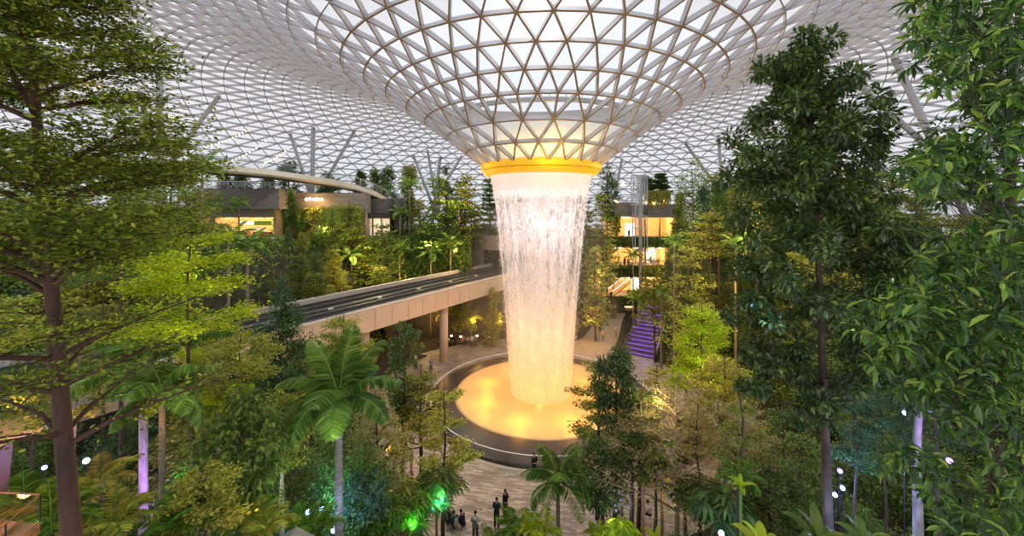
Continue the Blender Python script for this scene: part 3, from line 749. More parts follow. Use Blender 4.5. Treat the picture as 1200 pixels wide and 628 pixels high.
# escalator in the first floor opening
es = empty('escalator', (0, 0, 0)); tag(es, 'glowing orange sided escalator climbing right in the gallery', 'escalator')
A = P(713, 348, 73.2); B = P(735, 331, 77)
for q in (-1, 1):
    s_ = np.array([.75 * q, 0, 0]); mb = MB()
    mb.add([A + s_, B + s_, B + s_ + [0, 0, 1.0], A + s_ + [0, 0, 1.0]], [[0, 1, 2, 3]]); mb.build('side_panel', m_plain('amber panel', (.8, .4, .12), .4, emit=(1, .45, .1), estr=.4), es)
    mb = MB(); tube(mb, [A + s_ + [0, 0, 1.02], B + s_ + [0, 0, 1.02]], .07, 6); mb.build('handrail', M['signwhite'], es)
mb = MB()
for j in range(14):
    p = A + (B - A) * (j + .5) / 14; box(mb, p, (1.4, .4, .22))
mb.build('stairs', M['darkmetal'], es)
# lift tower
lt = empty('lift_tower', P(749, 281, 72.2)); tag(lt, 'slim steel lift tower with glass shaft before the gallery building', 'lift')
bz = lt.location.z; top = P(749, 205, 72.2)[2] - bz; mid = P(749, 240, 72.2)[2] - bz
mb = MB(); tube(mb, [(.25, 0, -14), (.25, 0, top)], .3, 14); mb.build('mast', M['steel'], lt, True)
for k_, (x0, x1, z0, z1) in enumerate(((-1.25, 0, mid, top - .1), (.35, 1.25, mid - 2, top - .1), (-.95, 1.25, -2, mid))):
    mb = MB()
    for x in (x0, x1):
        for y in (-.7, .7): tube(mb, [(x, y, z0), (x, y, z1)], .09, 5)
    for z in np.linspace(z0, z1, 3):
        tube(mb, [(x0, -.7, z), (x1, -.7, z)], .08, 5); tube(mb, [(x0, .7, z), (x1, .7, z)], .08, 5)
    sf_ = mb.build('shaft_frame', M['steel'], lt)
    mb = MB(); box(mb, ((x0 + x1) / 2, 0, (z0 + z1) / 2), (x1 - x0, 1.35, z1 - z0)); mb.build('glass_shaft', M['glass'], sf_)
mb = MB(); box(mb, (-.62, 0, top - 4.2), (1.1, 1.2, .15)); box(mb, (-.62, 0, mid + .1), (1.25, 1.4, .12)); mb.build('car_floor', M['concrete'], lt)

# violet lit cascade steps
M['violet'] = m_glow('violet step light', (.34, .12, .85), .75)
A = np.array([16.6, 52.2, 0.0]); B = np.array([23.0, 62.5, 4.6]); nst = 14
sd = np.array([B[1] - A[1], A[0] - B[0], 0]); sd = sd / np.linalg.norm(sd)
st = empty('cascade_stairs', (0, 0, 0)); tag(st, 'broad stepped water cascade lit violet, climbing right of the path', 'stairs')
for j in range(nst):
    p = A + (B - A) * j / nst; q = A + (B - A) * (j + 1) / nst
    mb = MB(); hw = 2.3; z0 = -.3; z1 = B[2] * (j + 1) / nst
    v = [p - sd * hw, p + sd * hw, q + sd * hw, q - sd * hw]
    v = [(x[0], x[1], z0) for x in v] + [(x[0], x[1], z1) for x in v]
    mb.add(v, [[0, 1, 5, 4], [1, 2, 6, 5], [2, 3, 7, 6], [3, 0, 4, 7], [4, 5, 6, 7]]); stp = mb.build('step', m_plain('wet violet stone', (.10, .09, .13), .25, var=.3) if j == 0 else bpy.data.materials['wet violet stone'], st)
    mb = MB(); c0 = p - sd * hw * (.55 + .4 * rng.random()); c1 = p + sd * hw * (.55 + .4 * rng.random()); zz = z1 - .05
    d_ = (B - A) / np.linalg.norm(B - A) * np.array([1, 1, 0]) * .05
    mb.add([c0 * [1, 1, 0] - d_ + [0, 0, zz - .05], c1 * [1, 1, 0] - d_ + [0, 0, zz - .05], c1 * [1, 1, 0] - d_ + [0, 0, zz + .05], c0 * [1, 1, 0] - d_ + [0, 0, zz + .05]], [[0, 1, 2, 3]]); mb.build('light_strip', M['violet'], stp)
balustrade([A + (B - A) * t_ + sd * 2.3 + [0, 0, .35] for t_ in np.linspace(0, 1, 8)], 'metal_handrail', 'slanting metal handrail down the right side of the violet steps', .9)
for t_ in (.15, .5, .85):
    p = A + (B - A) * t_; lamp('POINT', p + [0, -.3, 1.2], 40, (.4, .15, 1), .1, name='violet_light')

# dining hall under the far end of the bridge
dh = empty('dining_hall', (0, 0, 0)); tag(dh, 'shadowy recessed dining hall under the viaduct beyond the plaza', 'building')
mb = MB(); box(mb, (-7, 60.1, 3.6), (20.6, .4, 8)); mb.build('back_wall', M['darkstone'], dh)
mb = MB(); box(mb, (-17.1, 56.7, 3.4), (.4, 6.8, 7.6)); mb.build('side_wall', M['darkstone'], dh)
lamp('POINT', (-12, 57, 3.6), 240, (1, .55, .16), .3, name='hall_light'); lamp('POINT', (-5.5, 57, 3.4), 260, (1, .55, .16), .3, name='hall_light'); lamp('POINT', (-1.5, 56.5, 3.6), 180, (1, .55, .2), .3, name='hall_light')
for q, (px, py, lab) in enumerate(((522, 404, 'low dark stone bench nearest the cream pier'), (545, 403, 'low dark stone bench in the middle of the dining area'), (569, 401, 'low dark stone bench beside the falling water'))):
    p = G(px, py); root = empty('stone_bench', p, .15); tag(root, lab, 'bench')
    mb = MB(); box(mb, (0, 0, .42), (2.4, .6, .1)); mb.build('seat', M['darkstone'], root)
    for sx_ in (-1, 1):
        mb = MB(); box(mb, (.95 * sx_, 0, .185), (.2, .5, .37)); mb.build('leg', M['darkstone'], root)
for q, (px, py) in enumerate(((529, 396), (540, 397), (559, 396), (573, 397), (584, 391))):
    p = G(px, py + 4); root = empty('table_lamp_post', p); root.name = 'bollard_lamp'; tag(root, ['low bollard lamp nearest the cream pier', 'second bollard lamp right of the cream pier', 'bollard lamp in the middle of the dining area', 'bollard lamp just left of the falling water', 'bollard lamp half hidden behind the water edge'][q], 'lamp')
    mb = MB(); tube(mb, [(0, 0, 0), (0, 0, .7)], .06, 8); mb.build('post', M['darkmetal'], root)
    mb = MB(); lathe(mb, [(.02, .7), (.14, .74), (.14, .9), (.02, .95)], 10); mb.build('lantern', M['bulb'], root, True)
# low service door box by the path
# ------------------------------------------------------------------ pavilion and timber deck at the lower left
pv = empty('pavilion', (0, 0, 0)); tag(pv, 'orange lit pavilion with sloping eave behind the big tree trunk', 'building')
a, b = P(-60, 560, 12.5), P(66, 492, 14.0)
mb = MB(); v = [P(-60, 500, 14), P(20, 478, 15.5), P(62, 494, 14), P(-60, 538, 11.5)]
mb.add(v + [q - np.array([0, 0, .18]) for q in v], [[0, 3, 2, 1], [4, 5, 6, 7], [2, 3, 7, 6], [1, 2, 6, 5]]); mb.build('roof_eave', m_plain('tan plaster roof', (.62, .40, .22), .7, emit=(1, .5, .15), estr=.12), pv)
M['blueled'] = m_glow('blue edge light', (.08, .18, 1), 1.1)
mb = MB(); tube(mb, [P(12, 511, 13.2), P(62, 495.5, 13.9)], .04, 5); mb.build('light_edge', M['blueled'], pv)
mb = MB(); v = [P(-60, 538, 11.6), P(16, 509, 13.2), P(10, 575, 13.2), P(-60, 620, 11.6)]; mb.add(v, [[0, 1, 2, 3]]); mb.build('wall', m_plain('red brown timber wall', (.16, .07, .04), .6, var=.3, scale=3), pv)
lamp('POINT', P(20, 470, 12.6), 40, (1, .5, .15), .2, name='pavilion_light'); lamp('POINT', P(10, 560, 11.6), 16, (1, .42, .1), .2, name='pavilion_light')
dk = empty('timber_deck', (0, 0, 0)); tag(dk, 'orange lit timber deck corner with glass railing at lower left', 'deck')
D0, D1, D2 = P(-70, 600, 8.6), P(47, 611, 7.4), P(-40, 690, 6.4)
D3 = D0 + D2 - D1
mb = MB(); v = [D0, D1, D2, D3]; v = [q - np.array([0, 0, .04]) for q in v] + [q - np.array([0, 0, .2]) for q in v]
mb.add(v, [[0, 3, 2, 1], [4, 5, 6, 7], [0, 1, 5, 4], [1, 2, 6, 5], [2, 3, 7, 6], [3, 0, 4, 7]]); mb.build('deck_platform', M['timber'], dk)
for j in range(7):
    t_ = j / 6; mb = MB(); A_, B_ = D0 + (D1 - D0) * t_, D3 + (D2 - D3) * t_
    tube(mb, [A_ - [0, 0, .02], B_ - [0, 0, .02]], .04, 4); mb.build('joist', M['timber'], dk)
mb = MB(); tube(mb, [D0 + [0, 0, .5], D1 + [0, 0, .5], D2 + [0, 0, .5]], .016, 6); mb.build('handrail', M['timber'], dk)
mb = MB(); v = [D0, D1, D2]; mb.add([q for q in v] + [q + np.array([0, 0, .48]) for q in v], [[0, 1, 4, 3], [1, 2, 5, 4]]); mb.build('glass_panel', M['glass'], dk)
for q in (D0, (D0 + D1) / 2, D1, (D1 + D2) / 2):
    mb = MB(); tube(mb, [q, q + [0, 0, .5]], .015, 5); mb.build('post', M['darkmetal'], dk)
for q in ((D0 + D1) / 2, (D1 + D2) / 2):
    mb = MB(); tube(mb, [(q[0], q[1], float(hgt(q[0], q[1]))), q - [0, 0, .5]], .1, 8); mb.build('support', M['darkmetal'], dk)
lamp('POINT', (D0 + D2) / 2 + [0, 0, .35], 26, (1, .40, .08), .1, name='deck_light')
# pale hut roof at the bottom
hp = P(341, 640, 12.0)
hut = empty('lantern_hut', (hp[0], hp[1], float(hgt(hp[0], hp[1])))); tag(hut, 'small pale hut whose gabled roof tip shows at bottom among ferns', 'hut')
zt = P(338, 629, 12)[2] - hut.location.z
mb = MB(); mb.polys([(-.55, -.4, zt - .3), (.55, -.4, zt - .3), (.55, .4, zt - .3), (-.55, .4, zt - .3), (-.05, -.4, zt), (-.05, .4, zt)], [[0, 3, 5, 4], [1, 4, 5, 2], [0, 4, 1], [3, 2, 5]]); mb.build('gable_roof', M['stone'], hut)
mb = MB(); box(mb, (0, 0, (zt - .3) / 2), (.9, .7, zt - .3)); mb.build('body', M['counter'], hut)

# ------------------------------------------------------------------ garden spotlights
M['lens_blue'] = m_glow('blue white lens', (.30, .50, 1.0), 6)
M['lens_violet'] = m_glow('violet lens', (.55, .25, 1.0), 5)
M['lens_cyan'] = m_glow('cyan lens', (.15, .85, 1.0), 4)
M['lens_amber'] = m_glow('amber lens', (1, .5, .14), 5)
spots = [ # px, py, Y, colour, power, label
 (361, 600, 16.5, 'blue', 26, 'bright blue white floodlight left of the slim palm trunks'), (377, 596, 17.0, 'blue', 20, 'bright blue white floodlight between slim palm trunks'),
 (392, 594, 17.5, 'cyan', 14, 'greenish white floodlight ringed by leaves near palm trunks'), (391, 621, 15.6, 'blue', 22, 'blue white floodlight lowest beside the palm trunks'),
 (288, 604, 14.5, 'cyan', 6, 'small cyan floodlight above the yellow ferns'), (260, 612, 14.0, 'blue', 12, 'blue floodlight below the olive bush'),
 (178, 603, 12.5, 'violet', 22, 'violet floodlight at the foot of two slim trunks'), (171, 566, 14.5, 'violet', 18, 'violet floodlight lighting a pale palm trunk'),
 (52, 548, 13.5, 'blue', 10, 'blue floodlight left of the big trunk under pavilion'), (101, 540, 15.0, 'blue', 12, 'blue floodlight below the orange lit trunk'), (70, 585, 12.0, 'violet', 9, 'violet strip floodlight immediately left of the big trunk'),
 (984, 552, 13.5, 'violet', 14, 'violet floodlight right of the tall dark tree trunk'), (987, 572, 13.0, 'blue', 16, 'small round blue white floodlight right of the tall dark trunk'), (978, 580, 12.8, 'blue', 10, 'white blue floodlight low against the tall dark trunk'),
 (845, 625, 15.0, 'blue', 22, 'bright blue floodlight at the bottom under bare twigs'), (1060, 484, 12.5, 'blue', 6, 'small blue floodlight among leaves at right'), (1112, 540, 10.5, 'violet', 10, 'violet floodlight right of the blue lit trunk'),
 (871, 559, 19.0, 'amber', 12, 'amber floodlight beside the thin brown trunks'), (792, 592, 20.5, 'amber', 16, 'amber floodlight above the leaning twigs near plaza'), (851, 590, 19.5, 'amber', 5, 'tiny amber floodlight below the thin trunks'),
 (517, 592, 20.0, 'cyan', 16, 'cyan floodlight under the fan palms near seated people'), (540, 615, 19.0, 'blue', 0, '')]
LC = {'blue': (.18, .36, 1), 'violet': (.50, .2, 1), 'cyan': (.1, .8, .8), 'amber': (1, .45, .1)}
for (px, py, Y, c, pw, lab) in spots:
    if not lab: continue
    p = P(px, py, Y); gz = float(hgt(p[0], p[1])) - .1
    root = empty('garden_spotlight', p); tag(root, lab, 'spotlight')
    mb = MB(); d_ = norm(np.array([-p[0] * .04 + .25, -.75, .62])); tube(mb, [-d_ * .18, d_ * .02], [.07, .11], 12); hs_ = mb.build('housing', M['darkmetal'], root, True)
    mb = MB(); tube(mb, [d_ * .02, d_ * .035], .105 if c == 'blue' and Y > 14 else .07, 12); mb.build('lens', M['lens_' + c], hs_, True)
    mb = MB(); tube(mb, [(0, 0, min(gz - p[2], -.3)), (0, 0, -.02)], .02, 5); mb.build('stake', M['darkmetal'], root)
    lamp('POINT', p + np.array([0, -.15, .45]), pw * 3.2, LC[c], .06, name='garden_light')
# ------------------------------------------------------------------ vegetation generators (base at the origin)
def seg_points(segs, n, g, wt=None):
    A = np.array([s[0] for s in segs]); B = np.array([s[1] for s in segs])
    L = np.linalg.norm(B - A, axis=1) * (1 if wt is None else np.array(wt)); i = g.choice(len(segs), n, p=L / L.sum())
    t = g.random(n)[:, None]
    return A[i] + (B[i] - A[i]) * t, norm(B[i] - A[i])

def gen_tier(H, tr, spread, base, ntier, L, n, seed, path=None, nb=4, sides=6, tilt=.22, flat=.05, shape=1.2, minr=.3, tpl=4, sub=4, wood=1.0, extra=()):
    """straight trunk, flat plates of fine leaves on level branches"""
    g = np.random.default_rng(seed); tb, cb = MB(), MB()
    if path is None:
        zz = np.linspace(0, 1, 9); wob = np.cumsum(g.normal(size=(9, 2)), 0) * .012 * H * .4
        wob -= wob[0]; path = np.stack([wob[:, 0], wob[:, 1], zz * H], 1)
    path = np.asarray(path, float)
    zs = path[:, 2]
    tube(tb, path, tr * (1 - .85 * np.clip((zs - zs[0]) / (zs[-1] - zs[0]), 0, 1) ** 1.2), sides + 4)
    at = lambda z: np.array([np.interp(z, zs, path[:, 0]), np.interp(z, zs, path[:, 1]), z])
    segs, wts = [], []
    tiers = [(base + (1 - base) * ((k + .3 * g.random()) / ntier) ** .9, None, 1.0) for k in range(ntier)] + list(extra)
    for zf, rr, wgt in tiers:
        f = (zf - base) / (1 - base)
        R = rr if rr else spread * max(minr, (1 - .75 * max(f, 0) ** shape)) * g.uniform(.8, 1.1)
        a0 = g.random() * 6.28
        for b in range(nb):
            a = a0 + b * 6.28 / nb + g.normal() * .3; Rb = R * g.uniform(.65, 1.12)
            d = np.array([math.cos(a), math.sin(a), 0]); o = at(zf * zs[-1] - Rb * tilt)
            P_ = [o + d * Rb * t + np.array([0, 0, Rb * (tilt * 1.6 * t - tilt * .6 * t * t)]) + g.normal(size=3) * Rb * .02 for t in (0, .3, .65, 1)]
            P_[0] = o
            tube(tb, P_, [tr * .32 * wood * (.5 + .5 * R / spread), tr * .22 * wood, tr * .13 * wood, tr * .05 * wood], max(3, sides - 2), cap=False)
            segs += [(P_[1], P_[2]), (P_[2], P_[3])]; wts += [.6 * wgt, 1.0 * wgt]
            for q in range(sub):
                t = .25 + .7 * (q + .5) / sub; sgn = 1 if q % 2 else -1
                o2 = P_[0] + (P_[3] - P_[0]) * t + np.array([0, 0, Rb * tilt * .25 * math.sin(t * 3.1)])
                a2 = a + sgn * g.uniform(.6, 1.1); l2 = Rb * (.52 - .25 * t) * g.uniform(.7, 1.2)
                e = o2 + np.array([math.cos(a2) * l2, math.sin(a2) * l2, l2 * .12])
                tube(tb, [o2, (o2 + e) / 2 + [0, 0, .03 * l2], e], [tr * .11 * wood, tr * .07 * wood, tr * .03 * wood], 3, cap=False)
                segs.append((o2, e)); wts.append(1.5 * wgt)
    pos, d = seg_points(segs, n, g, wts)
    s_ = spread * .075
    pos = pos + np.stack([g.normal(size=n) * s_, g.normal(size=n) * s_, g.normal(size=n) * spread * flat * .5 + abs(g.normal(size=n)) * spread * flat * .3], 1)
    ax = norm(d * .6 + g.normal(size=(n, 3)) * [1, 1, .35]); up = norm(np.array([0, 0, 1.0]) + g.normal(size=(n, 3)) * .45)
    l = L * g.uniform(.65, 1.25, n)
    tv, tf = (LEAF4_V, LEAF4_F) if tpl == 4 else (LEAF8_V, LEAF8_F)
    leaves(cb, tv, tf, pos, ax, up, l, l * .55)
    return tb, cb

def gen_clump(H, tr, env, base, nc, L, per, seed, cr=.45, path=None, sides=6, tpl=4, droop=.35, centers=None, wr=.42, wood=1.0):
    """leafy clumps round a central trunk; env(f) is the crown radius at height fraction f"""
    g = np.random.default_rng(seed); tb, cb = MB(), MB()
    if path is None:
        zz = np.linspace(0, 1, 9); wob = np.cumsum(g.normal(size=(9, 2)), 0) * .01 * H * .4; wob -= wob[0]
        path = np.stack([wob[:, 0], wob[:, 1], zz * H * .96], 1)
    path = np.asarray(path, float); zs = path[:, 2]
    tube(tb, path, tr * (1 - .85 * np.clip((zs - zs[0]) / (zs[-1] - zs[0]), 0, 1) ** 1.3), sides + 4)
    at = lambda z: np.array([np.interp(z, zs, path[:, 0]), np.interp(z, zs, path[:, 1]), z])
    C_ = []
    if centers is None:
        fs = g.random(nc * 4); w_ = np.array([env(f) + .05 for f in fs]); fs = g.choice(fs, nc, p=w_ / w_.sum(), replace=False)
        for f in fs:
            R = env(f); a = g.random() * 6.28; q = R * math.sqrt(g.uniform(.15, 1)) * .85
            z = H * (base + (1 - base) * f); c = at(z) + np.array([math.cos(a) * q, math.sin(a) * q, 0]); C_.append((c, cr * g.uniform(.7, 1.25), per))
    else: C_ = [(np.asarray(c, float), r, m) for c, r, m in centers]
    for c, r, m in C_:
        q = math.hypot(c[0] - at(c[2])[0], c[1] - at(c[2])[1]); o = at(np.clip(c[2] - .45 * q - .1, zs[0] + .3 * (zs[-1] - zs[0]) * 0, zs[-1]))
        tube(tb, [o, (o + c) / 2 + [0, 0, -.06 * q], c], [tr * .28 * wood, tr * .18 * wood, tr * .05 * wood], max(3, sides - 2), cap=False)
        m = int(m); dv = rvec(m, g); rad = r * g.random(m)[:, None] ** .45
        pos = c + dv * rad * [1, 1, .72]
        ax = norm(dv * 1.0 + [0, 0, -droop] + g.normal(size=(m, 3)) * .45); up = norm(dv * .5 + [0, 0, 1] + g.normal(size=(m, 3)) * .3)
        l = L * g.uniform(.65, 1.25, m)
        leaves(cb, *((LEAF4_V, LEAF4_F) if tpl == 4 else (LEAF8_V, LEAF8_F)), pos, ax, up, l, l * wr)
    return tb, cb

def frond_mesh(FL, elev, droop, nl, LL, g, hang=.35, width=.09, twist=0.0, fwd=.55):
    """one pinnate frond leaving the origin towards +X"""
    mb = MB(); t = np.linspace(0, 1, 12)
    ang_ = elev - droop * t ** 1.3
    d = np.stack([np.cos(ang_), 0 * t, np.sin(ang_)], 1) * FL / 11
    pts = np.concatenate([[[0, 0, 0]], np.cumsum(d, 0)[:-1]])
    tube(mb, pts, FL * .011 * (1 - .8 * t) + .004, 4, 1)
    ts = np.linspace(.13, .995, nl)
    pos = np.stack([np.interp(ts, t, pts[:, i]) for i in range(3)], 1)
    an = np.interp(ts, t, ang_); al = np.stack([np.cos(an), 0 * an, np.sin(an)], 1); nr = np.stack([-np.sin(an), 0 * an, np.cos(an)], 1)
    prof = np.sin(np.clip(ts * 1.02 - .02, 0, 1) ** .75 * math.pi) ** .55 * .9 + .12
    for s in (-1, 1):
        sd = np.tile([0, s * 1.0, 0], (nl, 1)) + nr * twist * s
        ax = norm(sd + al * fwd + nr * (.12 - hang * .6) + g.normal(size=(nl, 3)) * .06 - np.array([0, 0, hang * .55]))
        tvv = [(0, 0, 0), (.35, .5, .03), (.72, .36, -.05), (1, 0, -.2), (.72, -.36, -.05), (.35, -.5, .03)]
        leaves(mb, tvv, [(0, 1, 2, 3), (0, 3, 4, 5)], pos, ax, nr, LL * prof * g.uniform(.9, 1.08, nl), np.full(nl, LL * width))
    return mb

def rotz(mb, a, off=(0, 0, 0)):
    c, s = math.cos(a), math.sin(a)
    mb.v = [np.stack([v[:, 0] * c - v[:, 1] * s, v[:, 0] * s + v[:, 1] * c, v[:, 2]], 1) + np.array(off) for v in mb.v]; return mb

def make_palm(name, loc, H, tr, nf, FL, nl, LL, mat, label, group=None, seed=1, hang=.35, droop=(1.0, 1.9), elev=(.1, 1.35), width=.09, lean=(0, 0), bark='palm_trunk', cat='palm', parts=True, fronds=None):
    g = np.random.default_rng(seed); root = empty(name, loc); tag(root, label, cat, group)
    mb = MB(); z = np.linspace(0, 1, 10); path = np.stack([lean[0] * z ** 1.5, lean[1] * z ** 1.5, z * H], 1)
    tube(mb, path, tr * (1.15 - .4 * z), 9); mb.build('trunk', M[bark], root, True)
    top = path[-1]
    for k in range(nf):
        f = (k + .5) / nf; a = k * 2.4 + g.normal() * .15; el = elev[1] + (elev[0] - elev[1]) * f; dr = droop[0] + (droop[1] - droop[0]) * f * g.uniform(.8, 1.2); fl = FL * g.uniform(.85, 1.1)
        if fronds is not None: a, el, dr, fl = fronds[k]
        m = rotz(frond_mesh(fl, el, dr, nl, LL, g, hang, width), a, top)
        m.build('frond', [mat, M['lf_palm']], root)
    return root

def gen_fan(g, R, nseg=16, spread=5.2, pet=.8, elev=.9):
    """a fan leaf on its stalk, leaving the origin towards +X"""
    mb = MB(); e = np.array([math.cos(elev), 0, math.sin(elev)]) * pet
    tube(mb, [(0, 0, 0), e * .55 + [0, 0, .05], e], [.018, .014, .012], 4, 1)
    up = norm(np.array([-.5 * math.sin(elev) + .2, 0, 1.0])); fw = norm(np.array([1.0, 0, -.25])); sd = np.cross(up, fw)
    a = np.linspace(-spread / 2, spread / 2, nseg)
    ax = fw * np.cos(a)[:, None] + sd * np.sin(a)[:, None] + up * (-.12 + .08 * (np.arange(nseg) % 2))[:, None]
    leaves(mb, [(0, 0, 0), (.55, .5, .05), (1, .12, -.14), (1, -.12, -.14), (.55, -.5, .05)], [(0, 1, 2, 3, 4)], np.tile(e, (nseg, 1)), ax, np.tile(up, (nseg, 1)), R * g.uniform(.92, 1.05, nseg), np.full(nseg, R * spread / nseg * .62))
    return mb

def blade_mesh(L, W, elev, droop, g, k=9):
    mb = MB(); t = np.linspace(0, 1, k); an = elev - droop * t ** 1.4
    d = np.stack([np.cos(an), 0 * t, np.sin(an)], 1) * L / (k - 1); pts = np.concatenate([[[0, 0, 0]], np.cumsum(d, 0)[:-1]])
    w = W * np.sin(np.clip((t - .18) / .82, 0, 1) ** .8 * math.pi) ** .7 + .012; nr = np.stack([-np.sin(an), 0 * an, np.cos(an)], 1)
    y = np.array([0, 1.0, 0]); cols_ = [pts + y * (w / 2)[:, None] * s + nr * (abs(s) * w * .18)[:, None] for s in (-1, -.5, 0, .5, 1)]
    v = np.stack(cols_, 1).reshape(-1, 3); f = [[i * 5 + j, i * 5 + j + 1, i * 5 + 5 + j + 1, i * 5 + 5 + j] for i in range(k - 1) for j in range(4)]
    mb.add(v, f); return mb

KN = {}
def put(name, loc, tb, cb, bark, leaf, label, cat='tree', group=None):
    root = empty(name, loc); tag(root, label, cat, group)
    tb.build('trunk', M[bark], root, True); cb.build('crown', M[leaf], root)
    return root
def hero(kind, px, Y, top, bot, wpx, leafpx, n, leaf, label, bark='bark', name='tree', trpx=6, seed=None, tpx=None, lean=0.0, **kw):
    """a tree standing at distance Y whose crown spans rows top..bot and wpx columns round column px"""
    seed = seed if seed is not None else int(px * 7 + top * 3 + Y)
    X = (px - 600) / F * Y; gz = float(hgt(X, Y)) - .15
    zt = P(px, top, Y)[2]; zb = P(px, bot, Y)[2]; H = max(zt - gz, 1.0); base = float(np.clip((zb - gz) / H, .03, .95))
    R = wpx / 2 / F * Y; L = leafpx / F * Y; tr = trpx / 2 / F * Y
    if lean: kw['path'] = np.stack([lean * R * np.linspace(0, 1, 9) ** 2 - lean * R, 0 * np.linspace(0, 1, 9), np.linspace(0, H, 9)], 1)
    if kind == 'tier':
        kw.setdefault('ntier', max(4, int((H * (1 - base)) / max(R * .28, .2)))); kw.setdefault('flat', .085)
        tb, cb = gen_tier(H, tr, R, base, kw.pop('ntier'), L, n, seed, **kw)
    else:
        env = kw.pop('env', lambda f: R * (math.sin(math.pi * min(1, .12 + f * .86)) ** .6))
        if env == 'cone': env = lambda f: R * (1.05 - f) ** .7
        if env == 'col': env = lambda f: R * min(1, (1.02 - f) * 2.2) ** .6 * min(1, .55 + f * 2)
        nc = kw.pop('nc', 60); cr = kw.pop('cr', max(R * .33, L * 1.2))
        tb, cb = gen_clump(H, tr, env, base, nc, L, n // nc, seed, cr=cr, **kw)
    return put(name, (X, Y, gz), tb, cb, bark, leaf, label, 'tree' if name.endswith('tree') else 'shrub')

# ------------------------------------------------------------------ the big tree at the left edge
tp = [P(*q) for q in ((104, 1000, 7.0), (92, 720, 7.0), (84, 628, 7), (74, 500, 7), (65, 380, 7), (57, 300, 7), (48, 200, 7), (40, 100, 7), (32, 0, 7), (24, -110, 7))]
org = np.array([tp[0][0], 7.0, float(hgt(tp[0][0], 7.0)) - .1]); tp[0][2] = org[2]
Hh = tp[-1][2] - org[2]
zf = lambda py: (P(0, py, 7)[2] - org[2]) / Hh
g_ = [(zf(y), r, w_) for y, r, w_ in ((-80, 1.5, 1), (-45, 1.7, 1), (-12, 1.6, 1.2), (12, 1.75, 1.3), (40, 1.9, 1.3), (66, 1.8, 1.3), (92, 2.0, 1.3), (150, 2.6, 1.4), (176, 2.8, 1.5), (200, 2.7, 1.3), (246, 2.9, 1.4), (275, 2.7, 1.2), (300, 2.0, .7), (372, 2.1, .35), (415, 2.0, .3), (470, 2.2, .18))]
tb, cb = gen_tier(Hh, .21, 2.6, .995, 0, .095, 74000, 11, path=np.array(tp) - org, nb=4, sides=9, tilt=.34, flat=.075, sub=7, tpl=4, extra=g_, wood=.85)
put('tiered_tree', org, tb, cb, 'bark_red', 'lf_tier', 'very large tiered tree with thick reddish trunk at the left edge')

# the tall dark tree on the right
Y_ = 12.0; X_ = (966 - 600) / F * Y_; gz = float(hgt(X_, Y_)) - .1
tp = np.array([P(*q) for q in ((974, 900, 12), (971, 628, 12), (966, 480, 12), (961, 350, 12), (955, 230, 12), (950, 150, 12), (944, 60, 12))]); tp[0][2] = gz; org = tp[0].copy()
g = np.random.default_rng(5); cen = []
lob = [(935, 62, 26, 7), (925, 85, 26, 7), (958, 78, 28, 7), (930, 110, 32, 8), (972, 105, 30, 7), (920, 130, 22, 5), (950, 140, 35, 8), (985, 140, 28, 6), (925, 165, 34, 8), (900, 185, 30, 7), (985, 172, 40, 9), (1015, 165, 22, 5), (955, 185, 36, 8), (890, 205, 26, 6), (925, 212, 36, 8), (1000, 205, 42, 9), (960, 225, 30, 6), (905, 240, 34, 8), (1025, 235, 26, 6), (985, 250, 40, 8), (900, 275, 34, 8), (930, 290, 26, 5), (1010, 275, 38, 9), (1035, 280, 22, 4), (885, 305, 26, 6), (990, 310, 28, 5), (915, 330, 34, 7), (1020, 335, 36, 7), (885, 350, 22, 4), (1045, 345, 22, 4), (930, 365, 28, 5), (985, 365, 26, 4), (895, 390, 26, 5), (1000, 400, 30, 6), (930, 415, 32, 6), (880, 420, 20, 4), (985, 440, 32, 6), (930, 460, 28, 5), (1020, 430, 24, 4), (895, 455, 22, 3), (960, 478, 24, 4)]
for (px, py, r, m) in lob:
    for q in range(m):
        rr = r / F * Y_; d = g.normal(size=3) * [.55, 1.0, .5] * rr
        cen.append((P(px, py, Y_) + d - org, rr * .48, 130))
tb, cb = gen_clump(1, .17, None, 0, 0, .205, 0, 6, centers=cen, path=tp - org, sides=8, tpl=8, droop=.25, wr=.46, wood=.3)
put('tall_tree', org, tb, cb, 'bark', 'lf_dark', 'tallest dark green tree with tapering leafy crown standing right of centre')

